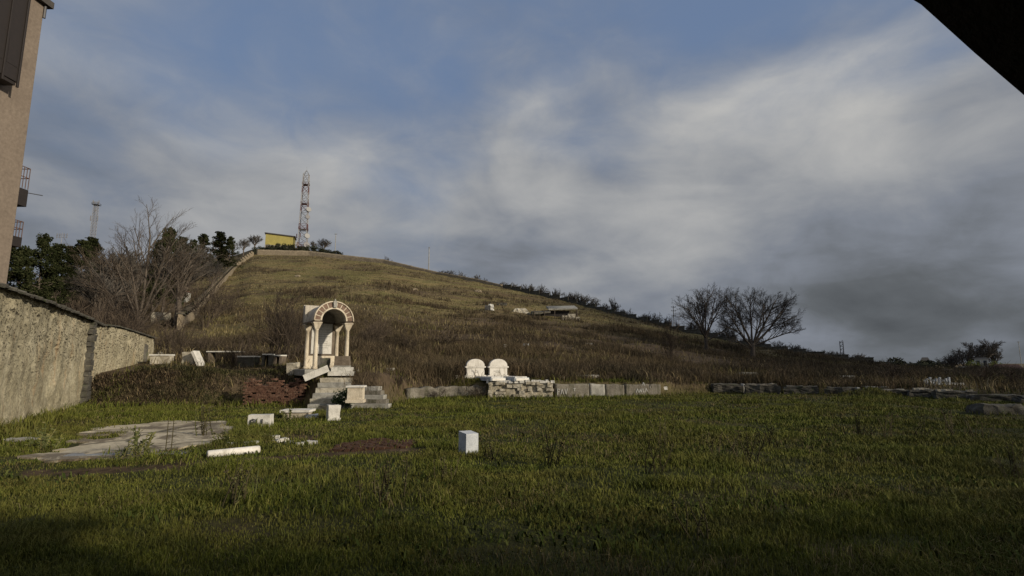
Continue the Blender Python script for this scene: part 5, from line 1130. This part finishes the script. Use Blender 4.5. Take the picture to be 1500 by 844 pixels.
# longer grass at the foot of walls and along the field edge
X, Y = scatter(60000, 16, 44, .5); fl, sc_, so_, D, ye, yc, px = zones(X, Y)
wx = np.interp(Y, [p[1] for p in s1], [p[0] for p in s1])
keep = ((np.abs(D-ye+.4-.5*(px > 1000)) < 1.0) | ((np.abs(D-ye-.9) < 1.6) & (px > 565) & (px < 712)) | ((np.abs(D-ye-.7) < .35) & (px > 805) & (px < 970)) | ((X-wx < 1.5) & (X-wx > .05) & (Y < 30))) & ~((px > 455) & (px < 575)) 
X, Y = X[keep], Y[keep]; h = (.18+.3*rs.rand(len(X)))*(.5+fbm(X*.8, Y*.8, 3))
blades('tall_grass', X, Y, TZ(X, Y), h, .02+.025*rs.rand(len(X)), .2+.4*rs.rand(len(X)), 'grass', 'longer rank grass along wall feet and the field edge')
# broad-leaved weeds and flattened dead grass in patches
X, Y = scatter(16000, 4.8, 42, .8); fl, sc_, so_, D, ye, yc, px = zones(X, Y)
k_ = (fl > .5) & (fbm(X*.6+50, Y*.7+13, 3) > .56) & ~in_poly(X, Y, pav_poly) & (so_ < .5) & ~((Y < 34) & (X < np.interp(Y, [p[1] for p in s1], [p[0] for p in s1])+.1)); X, Y = X[k_], Y[k_]
blades('broadleaf_weeds', X, Y, TZ(X, Y)+.02, .07+.1*rs.rand(len(X)), .018+.022*rs.rand(len(X))+.0006*Y, .7+.9*rs.rand(len(X)), 'broadleaf', 'low broad leaved weeds in dark patches across the field', curve=.6)
X, Y = scatter(52000, 4.8, 44, .8); fl, sc_, so_, D, ye, yc, px = zones(X, Y)
k_ = (fl > .5) & (fbm(X*.35+80, Y*.55+23, 4) > .57) & ~in_poly(X, Y, pav_poly) & ~((Y < 34) & (X < np.interp(Y, [p[1] for p in s1], [p[0] for p in s1])+.1)); X, Y = X[k_], Y[k_]
blades('dead_grass', X, Y, TZ(X, Y)+.02, (.07+.12*rs.rand(len(X))), .004+.0008*Y, .8+.8*rs.rand(len(X)), 'deadgrass', 'flattened dead grass in pale patches across the field', curve=.7)
# blades crowding the feet of the stones in the field
fx, fy = [], []
for o in list(C.objects):
    if o.parent or o.get('kind') or o.get('category') in (None, 'weed', 'building', 'tree', 'shrub', 'bush'): continue
    p = o.location
    if not (8 < p.y < 44) or p.length < 1: continue
    m_ = 60 if o.get('category') == 'stone chip' else 260; ra = .25 if m_ == 60 else 1.0
    a_ = rs.rand(m_)*6.283; r_ = ra*(.35+.75*rs.rand(m_)); fx.append(p.x+np.cos(a_)*r_*1.1); fy.append(p.y-.05+np.sin(a_)*r_*.75)
for w_ in (c1, cl_, cl_)+tuple(chain([a,b], ([812,962],[562,563])) for a, b in segs):
    for p, q in zip(w_[:-1], w_[1:]):
        m_ = 500; f_ = rs.rand(m_); fx.append(p[0]+(q[0]-p[0])*f_); fy.append(p[1]+(q[1]-p[1])*f_-.1-.45*rs.rand(m_)**2); fx.append(p[0]+(q[0]-p[0])*f_); fy.append(p[1]+(q[1]-p[1])*f_+.4+.5*rs.rand(m_))
X, Y = np.concatenate(fx), np.concatenate(fy); k_ = fbm(X*1.3, Y*1.3, 3) > .42; X, Y = X[k_], Y[k_]
blades('edge_grass', X, Y, TZ(X, Y), .08+.2*rs.rand(len(X))**1.5, .012+.016*rs.rand(len(X)), .2+.6*rs.rand(len(X)), 'grass', 'rough grass crowding the feet of the stones')
# dry grass on the hill
X, Y = scatter(330000, 27, 250, .75, -.95, 1.1); fl, sc_, so_, D, ye, yc, px = zones(X, Y)
keep = (D > ye+.6) & (D < yc-1.5) & (rs.rand(len(X)) < (1-np.where(D > 60, .85, .78)*sc_)*(.25+1.3*fbm(X*.06, Y*.15, 3))) & ((px > 300) | (D < 60)) & (px > 205) & ~((D < 34) & (px < 455) & (rs.rand(len(X)) < .85)) & ~((D < 39) & (px < 455) & (rs.rand(len(X)) < .4))
X, Y, sc_, D, px = X[keep], Y[keep], sc_[keep], D[keep], px[keep]
h = (.18+.32*rs.rand(len(X)))*(.6+.9*fbm(X*.12+4, Y*.2, 3)); h *= np.where((sc_ > .4) & (rs.rand(len(X)) < .5), 1.9, 1)*np.where(Y > 100, .6, 1)
blades('dry_grass', X, Y, TZ(X, Y), h, (.012+.0009*Y)*(.6+.8*rs.rand(len(X))), .2+.5*rs.rand(len(X)), 'hillgrass', 'pale dry grass over the hillside')
# brown scrub and brambles
def scrub(n, y0, y1, hmin, hmax, wd, label, m='scrub', sel=None):
    X, Y = scatter(n, y0, y1, .7, -.95, 1.15); fl, sc_, so_, D, ye, yc, px = zones(X, Y)
    nz = fbm(X*.16+11, Y*.22+5, 4)
    k_ = (D > ye+.2) & (D < yc-1) & (rs.rand(n) < sc_*sstep(.3,.6,nz)*1.3) & (px > 130) & ~((px > 452) & (px < 522) & (D < 34.5)) & ~((px > 683) & (px < 785) & (D < 36.3) & (D > 33.8))
    if sel is not None: k_ &= sel(px, D)
    k_ &= ~((px > 1335) & (px < 1440) & (D < 45.5)); k_ &= ~((px < 250) & (D < 40)) & ~((px < 455) & (D < 33.5)) & ~((px < 455) & (D < 37) & (rs.rand(n) < .8))
    hk = np.where((px < 470) & (D < 45), .5, 1.0)[k_]; X, Y, nz = X[k_], Y[k_], nz[k_]; Z = TZ(X, Y); m_ = 7; hk = np.repeat(hk, m_); X = np.repeat(X, m_)+rs.normal(0,.22,len(X)*m_); Y = np.repeat(Y, m_)+rs.normal(0,.22,len(Y)*m_); Z = np.repeat(Z, m_)-.05
    h = (hmin+(hmax-hmin)*rs.rand(len(X)))*np.repeat(.45+1.1*sstep(.35,.75,nz), m_)*hk
    blades('undergrowth', X, Y, Z, h, wd*(.5+rs.rand(len(X))), .15+.75*rs.rand(len(X)), m, label, curve=.8)
scrub(140000, 27, 125, .35, 1.2, .024, 'brown leafless scrub and brambles on the lower slope')
scrub(60000, 100, 240, .4, 1.3, .07, 'brown scrub patches high on the hill')
# bramble bank between wall and brick ruin
X, Y = scatter(60000, 26, 34, 0.01, -.86, -.33); fl, sc_, so_, D, ye, yc, px = zones(X, Y)
k_ = (D > ye-.1) & (D < ye+4.5) & (rs.rand(len(X)) < .25+fbm(X*.5, Y*.5, 3)) & (px < 450) & ~((px > 355) & (px < 445) & (D < 29.6)); k_ &= ~(px < 215+(D-28)*0) | (D < 29.5); X, Y = X[k_], Y[k_]
blades('brambles', X, Y, TZ(X, Y), (.12+.33*rs.rand(len(X)))*(.5+fbm(X*.5, Y*.5, 3)), .02+.02*rs.rand(len(X)), .5+.9*rs.rand(len(X)), 'bramble', 'tangle of brown brambles on the earth bank', curve=.9)

# individual dried weeds in the field
def weed_mesh(seed, stems, h, m, leaf=.03, nl=14):
    rng = random.Random(seed); mb = MB()
    for _ in range(stems):
        a = rng.uniform(0,6.283); tl = rng.uniform(.02,.4); p = Vector((rng.gauss(0,.09),rng.gauss(0,.09),-.05)); d = Vector((math.cos(a)*tl,math.sin(a)*tl,1)).normalized(); hh = h*rng.uniform(.5,1.05); pts = [p]
        for i in range(5): d = (d+Vector((rng.gauss(0,.1),rng.gauss(0,.1),0))).normalized(); p = p+d*hh/5; pts.append(p)
        mb.path(pts, .011, .005, 3)
        for _ in range(nl):
            i = rng.randrange(1,5); q = pts[i].lerp(pts[i+1], rng.random()); e = Vector((rng.gauss(0,1),rng.gauss(0,1),rng.uniform(0,1))).normalized(); L = leaf*rng.uniform(.6,2.2); b = e.orthogonal().normalized()*leaf*.35
            mb.add([q, q+e*L*.5+b, q+e*L, q+e*L*.5-b], [(0,1,2,3)])
    return mb.mesh('weed', M[m])
wm = [weed_mesh(i, 5+i, .6, 'weed') for i in range(5)]; wg = [weed_mesh(30+i, 8, .5, 'weedgreen', .045, 20) for i in range(3)]
rng = random.Random(8)
lab_w = {(970,655):'dark weed stalks in mid field below the end of the retaining wall',(1075,672):'taller dark weed in the right field',(1100,680):'branching dark weed right of the taller one in the right field',(1045,668):'thin weed left of the taller dark weed',(1480,702):'spiky dark weed at the right edge of the field',(1022,790):'dark weed in the right foreground',(338,745):'dark weed clump in the left foreground',(352,738):'thin tall weed beside the dark clump at left front',(722,674):'sparse weed just right of the lone marble post',(1262,640):'curling weed in the right field, first from the left',(1300,643):'curling weed in the right field between two others',(1350,645):'largest curling weed in the right field',(1395,640):'curling weed in the right field nearest the mossy stone',(805,682):'low dark weed right of the lone marble post',(560,742):'low dark weed tuft in the left middle foreground',(958,695):'dark low tuft in mid field',(1130,655):'single thin stalk in the right field',(300,640):'weed stalks at the right end of the paving',(655,705):'thin bent stalk below the marble post',(1420,642):'dry weed lying low left of the mossy stone'}
for i, ((px, py), lab) in enumerate(lab_w.items()):
    q = G(px, py); s__ = rng.uniform(1.15,1.6); put(wm[i%5], 'weed', lab, 'weed', q, (s__,s__,s__*rng.uniform(.8,1.2)), rng.uniform(0,6), 'dried weeds in the field')
for i, ((px, py), sz, lab) in enumerate((((205,668),1.5,'bushy green weed growing through the front of the paving'),((190,672),1.0,'low green weed left of the bushy one on the paving'),((64,660),1.5,'green weed clump at the left edge of the paving'),((420,620),1.3,'green weed beside the cream capital'),((325,652),1.1,'green weed right of the paving near the column shaft'))):
    q = G(px, py); put(wg[i%3], 'weed', lab, 'weed', q, (sz,sz,sz), i, 'green weeds round the paving')
for (px, py, lab) in ((242,664,'left of two upright dark stalks at the paving edge'),(250,664,'right of two upright dark stalks at the paving edge')):
    q = G(px, py); mb = MB(); mb.path([(0,0,-.05),(.01,0,.4),(0,.01,.85)], .012, .008, 4); [mb.tube((0,0,.15*k_+.1),(.09,0,.15*k_+.12),.006,None,3) for k_ in range(5)]; tag(mb.build('dry_stalk', M['weed'], loc=q), lab, 'weed')
# reddish earth spill
X, Y = [np.array(v) for v in zip(*[flat(px, py) for px, py in [(rng.uniform(478,610), rng.uniform(645,662)) for _ in range(900)]])]
ins = in_poly(X, Y, soil_polys[0]); X, Y = X[ins], Y[ins]; mb = MB()
for x, y in zip(X, Y): mb.rough(x, y, tz(x,y)-.02, rng.uniform(.05,.16), rng.uniform(.05,.16), rng.uniform(.03,.09), .02, 1, rng.randrange(999))
M['redsoil'] = stone('reddish soil', [(.3,(.035,.018,.011)),(.6,(.065,.034,.02)),(.8,(.11,.065,.04))], 6, 1)
tag(mb.build('soil', M['redsoil']), 'reddish brown clods of bare earth in the grass', 'soil', kind='stuff')

# unseen trees added behind the porch, sunward, to shade the near grass
rng = random.Random(55)
for i, (x, y, h_) in enumerate(((14,-7,7.2),(20,-9,9.2),(26,-12,11.2),(33,-10,11.6),(39,-15,14.2),(46,-12,14.6),(53,-16,17.4),(60,-13,17.4),(68,-17,20.5),(76,-14,20.5),(30,-18,14.5),(49,-22,20))):
    t_ = thing('leafy_tree', 'unseen dark rounded tree added behind the porch to shade the grass', 'tree', (x,y,0), i*1.7, 'added shade trees behind the porch'); k_ = h_/3.3; t_.scale = (k_*1.05,k_*1.05,k_)
    link_mesh('trunk', far_leaf[i%3][1], t_); link_mesh('crown', far_leaf[i%3][0], t_)

rng = random.Random(91)
for i in range(15):
    px = 376+i*8.2+rng.uniform(-2,2); t__ = (px-750)/F/ct; Yc_ = float(np.interp(t__, cT, cY))+rng.uniform(5,10); q = ground_at(px, Yc_); k_ = rng.uniform(.55,.95)
    o = put(far_leaf[i%3][0], 'hedge_bush', 'low dark bush in the row behind the top of the crest wall', 'bush', q-Vector((0,0,.4)), (k_*2.2,k_*1.6,k_*1.75), rng.uniform(0,6), 'dark bushes behind the crest wall')
for (px, lab) in ((399,'round dark bush against the yellow building front, left one'),(409,'round dark bush against the yellow building front, right one')):
    q = ground_at(px, 276); put(far_leaf[1][0], 'bush', lab, 'bush', q, (1.2,1.2,1.3), px)
